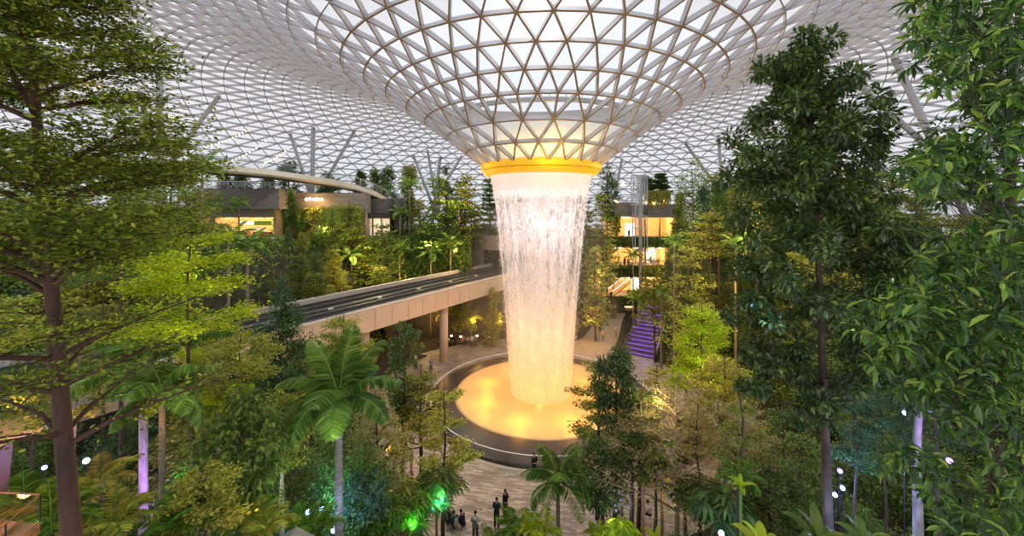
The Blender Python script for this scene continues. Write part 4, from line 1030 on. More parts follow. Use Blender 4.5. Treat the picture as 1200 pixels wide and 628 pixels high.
# leafy boughs close to the camera at the right
org = np.array([(1168 - 600) / F * 5.4, 5.4, 0.0]); org[2] = float(hgt(org[0], org[1])) - .1
tp = np.array([P(*q) for q in ((1175, 1200, 5.4), (1165, 640, 5.4), (1170, 420, 5.4), (1185, 220, 5.4), (1195, 0, 5.4), (1200, -120, 5.4))]); tp[0][2] = org[2]; org = tp[0].copy()
g = np.random.default_rng(9); cen = []
blobs = [(1085, -10, 22, 9), (1125, -5, 40, 20), (1180, 0, 45, 22), (1082, 22, 16, 6), (1105, 32, 28, 13), (1150, 45, 40, 20), (1190, 60, 40, 20), (1098, 62, 16, 6), (1125, 80, 30, 14), (1165, 95, 34, 16), (1195, 110, 34, 16), (1102, 100, 8, 3), (1140, 120, 16, 5), (1175, 135, 20, 7),
         (1190, 165, 26, 12), (1150, 172, 26, 11), (1110, 182, 26, 12), (1080, 188, 20, 8), (1135, 200, 32, 15), (1095, 208, 22, 9), (1175, 205, 34, 15), (1110, 228, 14, 5), (1062, 196, 9, 2),
         (1185, 262, 24, 9), (1160, 290, 30, 13), (1120, 302, 32, 14), (1190, 310, 34, 16), (1095, 318, 18, 6), (1145, 335, 40, 20), (1090, 350, 30, 13), (1185, 360, 40, 20), (1055, 362, 28, 12), (1025, 372, 22, 9), (1120, 378, 36, 18), (1070, 390, 34, 15), (1035, 400, 28, 11), (1160, 400, 40, 20), (1100, 415, 34, 15), (1050, 428, 26, 9), (1190, 430, 34, 16), (1140, 440, 36, 15), (1085, 452, 22, 8), (1165, 470, 30, 13), (1125, 480, 22, 8), (1190, 495, 28, 11), (1100, 470, 14, 4), (1012, 385, 10, 3),
         (1070, 545, 22, 9), (1045, 552, 16, 5), (1100, 558, 18, 6), (1085, 575, 12, 3), (1185, 545, 26, 9), (1160, 580, 26, 9), (1190, 600, 34, 14), (1150, 615, 26, 9), (1120, 622, 18, 5), (1175, 640, 34, 14)]
for (px, py, r, m) in blobs:
    for q in range(m):
        Yq = 5.0 + g.normal() * .35; rr = r / F * Yq; d = g.normal(size=3) * [.45, .5, .42] * rr
        cen.append((P(px, py, Yq) + d - org, .07, 12))
tb, cb = gen_clump(1, .13, None, 0, 0, .185, 0, 10, centers=cen, path=tp - org, sides=7, tpl=8, droop=.15, wr=.31, wood=.14)
put('laurel_tree', org, tb, cb, 'bark', 'lf_laurel', 'nearest tree with long glossy leaves filling the right edge')

# ------------------------------------------------------------------ trees singled out
hero('tier', 228, 13, 258, 372, 185, 4.2, 17000, 'lf_lime', 'bright lime green layered tree lit behind the large tiered tree', name='lime_tree', trpx=9)
hero('tier', 140, 17, 168, 330, 210, 3.6, 15000, 'lf_mid', 'dark green layered tree directly behind the large tiered tree', name='layered_tree')
hero('tier', 205, 22, 150, 290, 120, 3.4, 8000, 'lf_olive', 'olive layered tree reaching up below the upright roof column', name='layered_tree')
hero('tier', 12, 9.5, 338, 405, 130, 5.5, 5000, 'lf_yellow', 'yellow lit leafy branches of a tree low at the left edge', name='layered_tree', ntier=3)
hero('tier', 96, 14, 395, 478, 120, 4.5, 5000, 'lf_olive', 'olive tree on a leaning orange lit trunk beside the big trunk', bark='bark_grey', name='leaning_tree', trpx=12, lean=.35)
hero('tier', 275, 16, 395, 448, 135, 3.6, 7500, 'lf_yellow', 'yellow green layered tree between arching palm and dark cone tree', name='layered_tree', ntier=3)
hero('tier', 255, 19, 372, 420, 110, 3.4, 5000, 'lf_lime', 'yellow green treetop just below the left end of the viaduct', name='layered_tree', ntier=3)
hero('tier', 118, 19, 350, 452, 150, 3.4, 9000, 'lf_olive', 'olive layered tree between the big trunk and arching palm', name='layered_tree')
hero('tier', 208, 20, 372, 440, 120, 3.2, 7000, 'lf_mid', 'green layered tree under the lime tree before the viaduct', name='layered_tree')
hero('tier', 40, 15, 405, 470, 130, 4.0, 5000, 'lf_mid', 'green layered tree low behind the left of the big trunk', name='layered_tree')
hero('clump', 330, 20, 348, 458, 66, 4.0, 9000, 'lf_dark', 'dark blue green cone shaped tree before the viaduct deck', name='cone_tree', env='col', nc=60)
hero('clump', 471, 25, 368, 500, 46, 3.6, 7000, 'lf_dark', 'dark narrow tree before the first viaduct pier', name='narrow_tree', env='col', nc=50)
hero('tier', 404, 27, 366, 432, 90, 3.2, 5500, 'lf_yellow', 'yellowish layered treetop against the cream viaduct side', name='layered_tree', ntier=4)
hero('tier', 352, 24, 402, 470, 90, 3.2, 5000, 'lf_olive', 'olive layered tree between dark cone tree and big palm', name='layered_tree', ntier=4)
hero('tier', 519, 22, 444, 560, 92, 4.0, 4200, 'lf_yellow', 'slim light green tree with open tiers left of the basin', name='slim_tree', ntier=4, trpx=5, flat=.03)
hero('tier', 494, 24, 428, 520, 84, 3.4, 4800, 'lf_olive', 'dark olive layered tree just behind the slim light green tree', name='layered_tree', ntier=5, trpx=6)
hero('tier', 437, 19, 458, 560, 92, 3.2, 7000, 'lf_pale', 'pale feathery tree right of the big arching palm', name='feathery_tree', ntier=6, trpx=6)
hero('clump', 285, 13, 458, 592, 112, 8.5, 4200, 'lf_mid', 'bushy tree with drooping compound leaves left of big palm', name='bushy_tree', nc=70, tpl=8, droop=.6)
hero('clump', 328, 15, 466, 545, 70, 5.5, 3500, 'lf_yellow', 'yellow green tree on a trunk lit yellow from below', bark='bark_grey', name='small_tree', nc=40, trpx=9)
hero('tier', 246, 10.5, 546, 620, 112, 5.0, 5200, 'lf_yellow', 'olive yellow spreading bush at the bottom left of centre', name='spreading_shrub', ntier=5)
hero('clump', 428, 17, 552, 604, 62, 5.0, 2600, 'lf_blue', 'small tree lit teal beside the slim palm trunks', name='small_tree', nc=30, trpx=5)
hero('clump', 722, 23, 404, 500, 58, 4.2, 8000, 'lf_dark', 'dark narrow conical tree at the right edge of the pool', name='narrow_tree', env='col', nc=55)
hero('clump', 706, 21.5, 518, 588, 66, 4.0, 6500, 'lf_dark', 'low round dark crowned tree near the basin rail', name='round_tree', nc=45, trpx=6)
hero('tier', 700, 24.5, 414, 525, 94, 3.8, 4200, 'lf_olive', 'open olive tree whose branches overlap the pool', name='open_tree', ntier=6, trpx=6, flat=.03)
hero('tier', 750, 22, 452, 548, 84, 3.4, 8000, 'lf_olive', 'olive leafy tree between dark narrow tree and bare twigs', name='leafy_tree', ntier=6, trpx=8)
hero('tier', 792, 20, 450, 560, 190, 2.4, 5500, 'lf_pale', 'wispy tan tree of bare twigs over the plaza edge', name='wispy_tree', ntier=7, nb=6, sub=9, trpx=7, wood=1.5, bark='bark_tan', tilt=.4)
hero('tier', 752, 21, 470, 540, 110, 2.4, 3000, 'lf_pale', 'smaller wispy tan tree nearest the low round tree', name='wispy_tree', ntier=5, nb=5, sub=8, trpx=6, wood=1.5, bark='bark_tan', tilt=.5)
hero('tier', 868, 18.5, 470, 540, 130, 2.6, 3200, 'lf_pale', 'wispy mauve grey twiggy tree left of the tall dark trunk', name='wispy_tree', ntier=5, nb=6, sub=9, trpx=6, wood=1.4, bark='bark_tan', tilt=.3)
hero('tier', 822, 32, 354, 455, 112, 3.0, 13000, 'lf_lime', 'bright yellow green layered tree right of the violet steps', name='lime_tree', trpx=5)
hero('tier', 852, 26, 415, 500, 120, 2.9, 11000, 'lf_yellow', 'golden green fine leaved tree before the tall dark tree', name='golden_tree', trpx=6)
hero('tier', 770, 29, 428, 480, 60, 2.8, 4500, 'lf_pale', 'small pale brown shrubby tree beside the violet steps', name='pale_tree', ntier=4)
hero('tier', 1074, 17, 168, 345, 160, 3.2, 15000, 'lf_olive', 'layered olive tree with straight trunk behind the glossy leaves', name='layered_tree', trpx=10)
hero('tier', 1000, 21, 190, 330, 110, 3.0, 8000, 'lf_yellow', 'yellow green layered tree peeping from behind the tall dark tree', name='layered_tree', trpx=6)
hero('tier', 1032, 14, 458, 522, 112, 3.6, 6500, 'lf_blue', 'small leaved tree lit blue right of the tall dark trunk', name='small_leaved_tree', ntier=4, trpx=5)
hero('clump', 1088, 11, 270, 470, 170, 7.0, 9000, 'lf_dark', 'shadowy tree with pale blue lit trunk under glossy leaves', bark='bark_grey', name='shadowy_tree', nc=70, trpx=15)
for q, (px, Y, top, bot, w_, lf, tp_) in enumerate(((803, 21, 480, 530, 50, 'lf_olive', 5), (820, 19, 470, 520, 60, 'lf_pale', 6), (843, 22, 472, 525, 60, 'lf_olive', 6), (878, 17, 462, 540, 80, 'lf_olive', 8), (740, 20.5, 500, 545, 60, 'lf_mid', 8), (767, 20, 520, 560, 50, 'lf_olive', 6), (915, 19, 470, 540, 70, 'lf_mid', 5), (1006, 12.5, 500, 545, 70, 'lf_blue', 7), (1108, 12.5, 420, 520, 90, 'lf_dark', 9), (940, 17, 500, 560, 80, 'lf_mid', 5))):
    hero('tier', px, Y, top, bot, w_, 3.6, 2600, lf, ['thin trunked olive tree, first right of the two plaza people', 'thin grey tree with pale leaves leaning over the twigs', 'thin olive tree with forked trunk right of the pale one', 'straight reddish trunk tree behind the big banana leaves', 'reddish double trunk tree under the low round tree', 'slim olive tree beside the plaza bench people', 'slim green tree half hidden left of the tall dark trunk', 'dark multi stem tree with blue light behind it', 'dark trunk tree standing right of the blue lit trunk', 'green understorey tree just left of the tall dark trunk'][q], name='thin_tree', ntier=3, trpx=tp_, seed=300 + q)
for q, (px, Y, top, bot, w_, lf, kd, env, lab) in enumerate((
    (812, 52, 184, 262, 44, 'lf_mid', 'clump', None, 'tall green tree with golden top right of the lift tower'),
    (822, 46, 210, 262, 24, 'lf_blue', 'clump', 'cone', 'narrow blue grey spruce like tree right of the lift tower'),
    (842, 47, 206, 275, 30, 'lf_mid', 'clump', 'cone', 'green conical tree right of the blue grey one'),
    (795, 54, 226, 286, 22, 'lf_mid', 'clump', 'cone', 'narrow pale conical tree beside the gallery building'),
    (831, 43, 246, 300, 72, 'lf_olive', 'tier', None, 'flat topped tree on a pale trunk right of gallery'),
    (866, 57, 198, 214, 24, 'lf_mid', 'tier', None, 'slender tree with tiny crown on a bare tall trunk'),
    (884, 41, 216, 300, 40, 'lf_yellow', 'clump', 'cone', 'golden green dense tree touching the tall dark tree'),
    (711, 66, 190, 262, 30, 'lf_dark', 'clump', None, 'dark tree just right of the falling water top'),
    (772, 79, 202, 226, 26, 'lf_mid', 'tier', None, 'round crowned tree on the roof terrace by the lift'),
    (757, 80, 206, 226, 20, 'lf_mid', 'tier', None, 'small tree on the roof terrace directly behind the lift'),
    (833, 40, 372, 395, 34, 'lf_dark', 'clump', None, 'small dark round tree above the lime tree at right'),
    (804, 40, 282, 400, 80, 'lf_olive', 'tier', None, 'broad layered olive tree below the gallery floors at right'),
    (768, 50, 300, 372, 56, 'lf_olive', 'tier', None, 'layered olive tree standing right of the violet steps'),
    (455, 72, 196, 258, 26, 'lf_dark', 'clump', None, 'round clipped dark tree at the end of the curved walkway'),
    (482, 74, 192, 255, 28, 'lf_olive', 'clump', None, 'round clipped olive tree behind the slender palm'),
    (524, 76, 194, 262, 28, 'lf_dark', 'clump', None, 'dark bushy treetop left of the slanting column'),
    (545, 66, 204, 285, 52, 'lf_olive', 'tier', None, 'amber lit layered tree left of the golden ring'),
    (574, 73, 208, 272, 40, 'lf_mid', 'tier', None, 'layered tree touching the left edge of falling water'),
    (515, 62, 204, 285, 60, 'lf_mid', 'tier', None, 'layered green tree under the far left roof columns'),
    (342, 58, 224, 262, 18, 'lf_mid', 'clump', 'cone', 'narrow cone tree before the stone wall lamps'),
    (410, 58, 236, 300, 62, 'lf_olive', 'tier', None, 'layered olive tree before the stone wall at left'),
    (450, 56, 258, 330, 60, 'lf_mid', 'tier', None, 'layered tree right below the small far shop'),
    (592, 72, 204, 285, 44, 'lf_mid', 'clump', None, 'bushy tree seen through the left side of the falling water'),
    (612, 68, 198, 300, 48, 'lf_olive', 'tier', None, 'olive tree seen through the falling water, left of its middle'),
    (638, 67, 206, 300, 44, 'lf_mid', 'clump', None, 'bushy tree straight behind the middle of the falling water'),
    (662, 69, 200, 300, 46, 'lf_olive', 'tier', None, 'olive tree seen through the falling water, right of its middle'),
    (684, 66, 208, 310, 40, 'lf_mid', 'tier', None, 'green tree seen through the right edge of the falling water'),
    (703, 63, 225, 330, 44, 'lf_olive', 'tier', None, 'layered tree between the falling water and the gallery'),
    (698, 58, 290, 380, 44, 'lf_olive', 'tier', None, 'lower layered tree between falling water and ground passage'),
    (262, 71, 200, 240, 24, 'lf_olive', 'tier', None, 'small tree on the terrace under the left part of the walkway'),
    (287, 73, 202, 240, 22, 'lf_mid', 'clump', None, 'round tree on the terrace under the walkway, above the parapet end'),
    (312, 72, 203, 240, 24, 'lf_olive', 'tier', None, 'layered tree on the terrace directly above the shop'),
    (338, 74, 186, 240, 26, 'lf_dark', 'clump', None, 'dark tree poking above the curved walkway by the leaning strut'),
    (390, 75, 206, 244, 24, 'lf_mid', 'clump', None, 'bushy tree behind the walkway right of the upright column'),
    (422, 76, 200, 244, 22, 'lf_olive', 'tier', None, 'layered tree rising behind the right part of the walkway'),
    (440, 78, 198, 246, 24, 'lf_mid', 'clump', None, 'bushy tree just above the rounded end of the walkway'),
    (900, 50, 205, 290, 60, 'lf_mid', 'tier', None, 'layered green tree seen just left inside the tall dark crown'),
    (545, 57, 350, 385, 26, 'lf_yellow', 'clump', 'cone', 'yellow lit tree in the dining area under the viaduct'),
    (578, 56, 338, 400, 26, 'lf_yellow', 'clump', 'cone', 'tall yellow lit tree beside the water under the viaduct'))):
    hero(kd, px, Y, top, bot, w_, 3.6 if kd == 'tier' else 3.2, 2600, lf, lab, name='tree', trpx=3, seed=500 + q, **({'env': env, 'nc': 40} if env else ({'nc': 40} if kd == 'clump' else {})))

# palms
def palm_at(px, py, Y, name, label, **kw):
    p = P(px, py, Y); gz = float(hgt(p[0], p[1])) - .1
    return make_palm(name, (p[0], p[1], gz), p[2] - gz, kw.pop('tr'), kw.pop('nf'), kw.pop('FL'), kw.pop('nl'), kw.pop('LL'), M[kw.pop('mat', 'lf_palm')], label, **kw)
fr = [(2.6, 1.15, .75, 2.6), (1.5, 1.32, .5, 2.7), (.75, 1.1, .8, 2.6), (3.15, .8, 1.5, 2.6), (-.05, .75, 1.3, 2.6), (3.5, .35, 1.7, 2.5), (-.4, .4, 1.5, 2.5), (2.2, .9, 1.2, 2.3), (4.3, .4, 1.8, 2.4), (5.0, .5, 1.9, 2.4), (4.7, .9, 1.6, 2.2), (1.2, .8, 1.3, 2.2)]
palm_at(397, 466, 15, 'feather_palm', 'large feather palm with broad ribbed fronds left of the pool', tr=.16, nf=12, FL=2.5, nl=70, LL=.72, width=.085, hang=.22, seed=3, fronds=fr)
palm_at(168, 432, 13, 'feather_palm', 'arching palm on a violet lit trunk below the lime tree', tr=.14, nf=10, FL=3.0, nl=64, LL=.62, width=.085, hang=.25, seed=4, fronds=[(.55, 1.15, 1.0, 2.6), (.15, .75, 1.0, 3.1), (2.0, 1.2, .7, 2.3), (2.9, .9, 1.4, 2.4), (3.6, .5, 1.6, 2.4), (-.6, .5, 1.6, 2.5), (4.4, .5, 1.7, 2.3), (5.2, .6, 1.7, 2.4), (1.2, 1.3, .6, 2.3), (-.2, .3, 1.6, 2.5)], bark='bark_grey')
palm_at(190, 462, 11.5, 'feather_palm', 'drooping palm on a thin amber lit trunk nearest the big trunk', tr=.10, nf=10, FL=1.7, nl=50, LL=.5, hang=.6, droop=(1.6, 2.3), seed=5)
palm_at(654, 566, 20.5, 'feather_palm', 'bright drooping palm standing before the basin rail', tr=.12, nf=14, FL=2.4, nl=46, LL=.66, width=.04, hang=.55, droop=(1.3, 2.2), elev=(.2, 1.45), seed=6)
palm_at(776, 520, 21, 'feather_palm', 'small pale palm among the bare twigs', tr=.08, nf=8, FL=1.4, nl=40, LL=.42, hang=.3, seed=7)
for q, (px, py, Y, tr, FL, lab) in enumerate(((251, 242, 55, .14, 2.6, 'dark palm before the left end of the terrace shop'), (280, 240, 56, .12, 2.2, 'small palm against the grey stone parapet'), (237, 198, 50, .16, 3.4, 'large dark palm at the left start of the curved walkway'), (480, 218, 64, .13, 2.5, 'slender palm with bare trunk under the clipped trees'), (469, 250, 63, .12, 2.2, 'small palm below the end of the curved walkway'), (538, 246, 64, .16, 3.0, 'leafy palm with broad fronds left of the water'), (520, 262, 63, .14, 2.8, 'broad palm below the layered tree left of water'), (556, 254, 70, .14, 2.6, 'broad palm touching the spray left of water'), (497, 268, 62.5, .14, 2.6, 'broad palm halfway between far shop and tunnel'), (290, 290, 36, .14, 2.6, 'palm below the terrace shop at left'), (268, 282, 34, .13, 2.4, 'palm just above the lime green tree'), (524, 368, 57, .12, 2.4, 'amber lit palm behind the cream pier'), (552, 372, 57, .1, 2.0, 'amber lit palm in the dining area'), (742, 300, 66, .12, 2.2, 'palm hanging over the gallery floor edge'))):
    palm_at(px, py, Y, 'small_palm', lab, tr=tr, nf=10, FL=FL, nl=22, LL=FL * .26, width=.2, hang=.3, seed=40 + q, mat='lf_yellow' if q in (11, 12) else ('lf_fern' if q in (5, 6, 7, 8) else 'lf_palm'))
for q, (px, py, Y, FL, mat, lab) in enumerate(((352, 262, 61, 2.4, 'lf_fern', 'palm tuft high on the planted wall left of its middle'), (378, 282, 59, 2.4, 'lf_palm', 'palm tuft in the middle of the planted wall'), (398, 262, 60.5, 2.2, 'lf_fern', 'palm tuft high on the planted wall right of its middle'), (345, 296, 57, 2.4, 'lf_palm', 'palm tuft low on the planted wall at left'), (412, 300, 56, 2.4, 'lf_palm', 'palm tuft low on the planted wall at right'), (443, 288, 58, 2.4, 'lf_fern', 'bright palm below the small far shop'), (468, 292, 59, 2.2, 'lf_fern', 'palm right below the small far shop'), (505, 296, 60, 2.6, 'lf_palm', 'palm low above the viaduct, left of tunnel'), (528, 286, 60.5, 2.6, 'lf_palm', 'broad palm low above the viaduct next to tunnel'), (790, 285, 47, 2.0, 'lf_palm', 'small palm right of the top gallery floor'), (862, 288, 39, 2.0, 'lf_palm', 'small palm left of the tall dark tree crown'), (748, 352, 58, 2.0, 'lf_fern', 'palm above the violet steps'), (775, 342, 48, 1.8, 'lf_palm', 'palm right of the violet steps top'), (455, 222, 71, 2.0, 'lf_palm', 'palm at the very end of the curved walkway'))):
    palm_at(px, py, Y, 'small_palm', lab, tr=.13, nf=11, FL=FL, nl=22, LL=FL * .27, width=.17, hang=.25, seed=140 + q, mat=mat)
palm_at(258, 474, 15, 'fan_palm', 'yellow green palm tuft under the yellow layered tree', tr=.1, nf=9, FL=1.3, nl=40, LL=.5, hang=.5, mat='lf_lime', seed=8)

# tree ferns and fan palms along the bottom
for q, (px, py, Y, FL, mat, lab) in enumerate(((28, 592, 9.5, 1.0, 'lf_fern', 'dark green tree fern behind the timber deck corner'), (118, 566, 11, .95, 'lf_yellow', 'yellow lit tree fern right of the big trunk'), (135, 616, 9.5, .95, 'lf_yellow', 'olive tree fern at the bottom beside big trunk'), (292, 606, 12, .9, 'lf_fern', 'tree fern below the drooping bushy tree'), (312, 618, 11.5, .9, 'lf_yellow', 'amber lit tree fern beside the small pale hut'), (365, 618, 13.5, 1.1, 'lf_fern', 'green tree fern among the blue floodlights'), (604, 618, 19, 1.15, 'lf_fern', 'bright fern fronds beside the two standing people'), (632, 624, 18, 1.15, 'lf_lime', 'lime fern clump under the drooping palm'), (575, 634, 18.5, .8, 'lf_fern', 'low fern at the bottom beside the sitting people'), (700, 626, 19.5, .75, 'lf_lime', 'bright green fern clump on the bottom edge of plaza'), (865, 560, 14, .8, 'lf_fern', 'small green fern before the thin trunks'), (430, 612, 17, 1.2, 'lf_fern', 'green lit fern left of the fan palms'), (200, 618, 10, 1.0, 'lf_fern', 'fern at the bottom between slim trunks'), (60, 612, 9, 1.0, 'lf_fern', 'fern between the deck corner and the big trunk'))):
    p = P(px, py, Y); gz = float(hgt(p[0], p[1])) - .1
    make_palm('tree_fern', (p[0], p[1], gz), max(p[2] - gz, .3), .07, 13, FL, 30, FL * .32, M[mat], lab, seed=80 + q, hang=.15, droop=(.8, 1.5), elev=(.1, 1.1), width=.07, bark='bark', cat='fern')
for q, (px, py, Y, R, mat, lab) in enumerate(((466, 588, 20, .85, 'lf_yellow', 'fan palm with yellow green leaves left of green lit one'), (485, 602, 19.5, .8, 'lf_fern', 'fan palm glowing green by the seated people'), (511, 578, 21, .95, 'lf_mid', 'tall dark fan palm just left of the seated people'), (447, 606, 18.5, .8, 'lf_fern', 'low fan palm at the bottom near teal tree'), (826, 590, 19, .9, 'lf_mid', 'dark fan palm under the leaning twigs'), (845, 606, 17, .9, 'lf_mid', 'dark round leaved palm at the bottom right of plaza'), (728, 628, 18, .5, 'lf_lime', 'bright fan palm on the bottom edge below slim trunks'))):
    p = P(px, py, Y); gz = float(hgt(p[0], p[1])) - .1; g = np.random.default_rng(q)
    root = empty('fan_palm', (p[0], p[1], gz)); tag(root, lab, 'palm'); h = max(p[2] - gz, .4)
    mb = MB(); tube(mb, [(0, 0, 0), (.03, 0, h * .5), (0, 0, h)], [.07, .06, .05], 7); mb.build('trunk', M['palm_trunk'], root, True)
    for k in range(11):
        m = rotz(gen_fan(g, R * g.uniform(.8, 1.1), pet=R * 1.15, elev=1.3 - k * .11), k * 2.4, (0, 0, h)); m.build('frond', [M[mat], M['lf_palm']], root)
for q, (px, py, Y, L_, mat, lab) in enumerate(((893, 650, 9, .85, 'lf_lime', 'banana plant with broad bright leaves at the bottom right'), (770, 640, 17, .8, 'lf_lime', 'broad leaved plant glowing green at the bottom edge'), (960, 640, 9.5, .9, 'lf_mid', 'dark broad leaved plant hugging the tall dark trunk'), (1012, 640, 9.5, .8, 'lf_mid', 'broad leaved plant below the blue lit stems'), (572, 644, 17, .6, 'lf_mid', 'broad leaved plant beside the person with white backpack'), (868, 572, 13, .5, 'lf_lime', 'small light green plant before the plaza at right'))):
    p = P(px, py, Y); gz = float(hgt(p[0], p[1])) - .1; g = np.random.default_rng(60 + q)
    root = empty('broadleaf_plant', (p[0], p[1], gz)); tag(root, lab, 'plant'); h = max(p[2] - gz, .2)
    mb = MB(); tube(mb, [(0, 0, 0), (0, 0, h)], [.06, .045], 7); mb.build('stem', M['lf_palm'], root, True)
    for k in range(8):
        m = rotz(blade_mesh(L_ * g.uniform(.8, 1.15), L_ * .26, 1.35 - .12 * k, 1.0 + .1 * k, g), k * 2.4 + 2.6, (0, 0, h)); m.build('leaf', M[mat], root, True)

# hanging hedges on the gallery and the stone walls
def hedge(name, px0, px1, y0, y1, Y, leaf, n, label, depth=1.2, lpx=2.6):
    a, b = P(px0, y1, Y), P(px1, y0, Y); g = np.random.default_rng(int(px0 + y0)); mb = MB()
    top = g.random(n) ** 1.4; x = a[0] + (b[0] - a[0]) * g.random(n); col_ = .55 + .45 * np.sin(x * 2.3) * np.sin(x * 5.1 + 1)
    z = b[2] - (b[2] - a[2]) * top * (.6 + .4 * col_); y = Y + depth * g.random(n) * .6
    l = lpx / F * Y * g.uniform(.7, 1.3, n)
    leaves(mb, LEAF4_V, LEAF4_F, np.stack([x, y, z], 1), g.normal(size=(n, 3)) * .6 + [0, -.4, -.8], g.normal(size=(n, 3)) * .5 + [0, -1, .6], l, l * .5)
    tag(mb.build(name, M[leaf]), label, 'hedge')
hedge('hanging_hedge', 700, 796, 277, 291, FY - .9, 'lf_mid', 2600, 'hanging green hedge below the top gallery floor')
hedge('hanging_hedge', 705, 782, 311, 326, FY - .9, 'lf_mid', 2400, 'hanging green hedge below the middle gallery floor')
hedge('hanging_hedge', 695, 770, 347, 358, FY - .9, 'lf_mid', 2200, 'hanging green hedge above the ground floor passage')
hedge('hanging_creeper', 757, 786, 224, 242, FY + .4, 'lf_yellow', 1500, 'yellow lit creeper hanging on the gallery roof beside lift')
hedge('hanging_creeper', 718, 727, 250, 278, FY + .2, 'lf_yellow', 900, 'amber lit creeper down the left side of top gallery floor')
hedge('hanging_creeper', 704, 718, 290, 312, FY + .2, 'lf_yellow', 700, 'amber lit creeper beside the middle gallery floor')
hedge('hanging_creeper', 704, 720, 325, 345, FY + .2, 'lf_yellow', 700, 'amber lit creeper beside the escalator')
hedge('hanging_creeper', 704, 722, 357, 392, FY - 4, 'lf_yellow', 900, 'amber lit creeper at the left of the ground passage')
hedge('hanging_creeper', 736, 768, 340, 358, FY - .3, 'lf_yellow', 900, 'yellow creeper below the escalator landing')
hedge('green_wall', 318, 424, 243, 335, 63.4, 'lf_olive', 9000, 'tall green planted wall under the row of warm lamps', 2.2, 3.2)
hedge('green_wall', 236, 326, 281, 350, 60.6, 'lf_mid', 7000, 'leafy planted wall hanging below the terrace shop', 2.0, 3.2)
hedge('green_wall', 452, 552, 276, 352, 61.2, 'lf_mid', 9000, 'planted slope face between the far shop and tunnel', 2.5, 3.2)

# ------------------------------------------------------------------ undergrowth, nobody could count it
g = np.random.default_rng(77); n = 90000
x = g.uniform(-75, 75, n); y = 5 + 72 * g.random(n) ** 1.25
hz = hgt(x, y); px_ = 600 + x / y * F
ok = (hz > .45) & (px_ > -60) & (px_ < 1260) & (np.abs((x - BR0[0]) * BN[0] + (y - BR0[1]) * BN[1]) > 3.2)
x, y, hz = x[ok], y[ok], hz[ok]; n = len(x)
sc_ = np.clip(.10 + y * .0085, .12, .6) * g.uniform(.6, 1.3, n)
mb = MB(); leaves(mb, LEAF4_V, LEAF4_F, np.stack([x, y, hz + g.random(n) ** 1.5 * np.clip(y * .03, .3, 1.3)], 1), g.normal(size=(n, 3)) + [0, 0, .4], g.normal(size=(n, 3)) * .5 + [0, 0, 1], sc_, sc_ * .5)
tag(mb.build('undergrowth', M['lf_mid']), 'leafy ground cover over the shaded slopes', 'undergrowth', kind='stuff')

# ------------------------------------------------------------------ the forest that fills the slopes
PR = {}
def proto(key, tb, cb, H, R): PR.setdefault(key, []).append((tb.mesh('trunk', M['bark'], True), cb, H, R))
for s in range(3):
    tb, cb = gen_tier(10, .13, 3.0, .16, 11, .34, 4200, 900 + s, sides=4, sub=3, flat=.08); proto('tier', tb, cb, 10, 3.0)
    tb, cb = gen_clump(10, .14, lambda f: 2.4 * math.sin(math.pi * min(1, .12 + f * .86)) ** .6, .12, 60, .36, 60, 920 + s, cr=.85, sides=4); proto('round', tb, cb, 10, 2.4)
    tb, cb = gen_clump(10, .12, lambda f: 1.6 * (1.05 - f) ** .7, .06, 50, .34, 60, 940 + s, cr=.6, sides=4); proto('cone', tb, cb, 10, 1.6)
    tb, cb = gen_tier(8, .12, 2.3, .40, 7, .17, 7500, 960 + s, sides=5, sub=4, flat=.08); proto('tiernear', tb, cb, 8, 2.3)
    tb, cb = gen_clump(8, .12, lambda f: 1.8 * math.sin(math.pi * min(1, .12 + f * .86)) ** .6, .4, 50, .19, 130, 980 + s, cr=.62, sides=5); proto('roundnear', tb, cb, 8, 1.8)
PMESH = {}
def pmesh(kind, s, leaf):
    k = (kind, s, leaf)
    if k not in PMESH: PMESH[k] = PR[kind][s][1].mesh('crown', M[leaf])
    return PMESH[k]
keep = [(566, 708, 175, 522, 44), (500, 770, 408, 556, 44), (340, 592, 298, 402, 62), (232, 345, 350, 395, 40), (545, 700, 540, 628, 30), (258, 326, 244, 283, 60), (250, 460, 188, 236, 69), (426, 462, 244, 280, 67), (716, 790, 200, 282, 76), (712, 778, 288, 350, 74), (726, 774, 362, 420, 58), (696, 740, 358, 425, 70), (555, 592, 278, 312, 70), (498, 594, 350, 420, 58),
        (342, 402, 580, 628, 17), (160, 196, 535, 612, 14), (970, 1000, 540, 585, 14), (320, 470, 385, 480, 16), (60, 330, 250, 380, 14), (880, 1050, 40, 470, 13), (740, 880, 350, 460, 33), (480, 565, 430, 600, 25), (680, 760, 400, 590, 24)]
cand = []; g = np.random.default_rng(2024); tries = 0; placed = []
LABT = {'tier': 'layered tree', 'round': 'bushy tree', 'cone': 'conical tree', 'tiernear': 'layered tree', 'roundnear': 'bushy tree'}
NMT = {'tier': 'layered_tree', 'round': 'bushy_tree', 'cone': 'conical_tree', 'tiernear': 'layered_tree', 'roundnear': 'bushy_tree'}
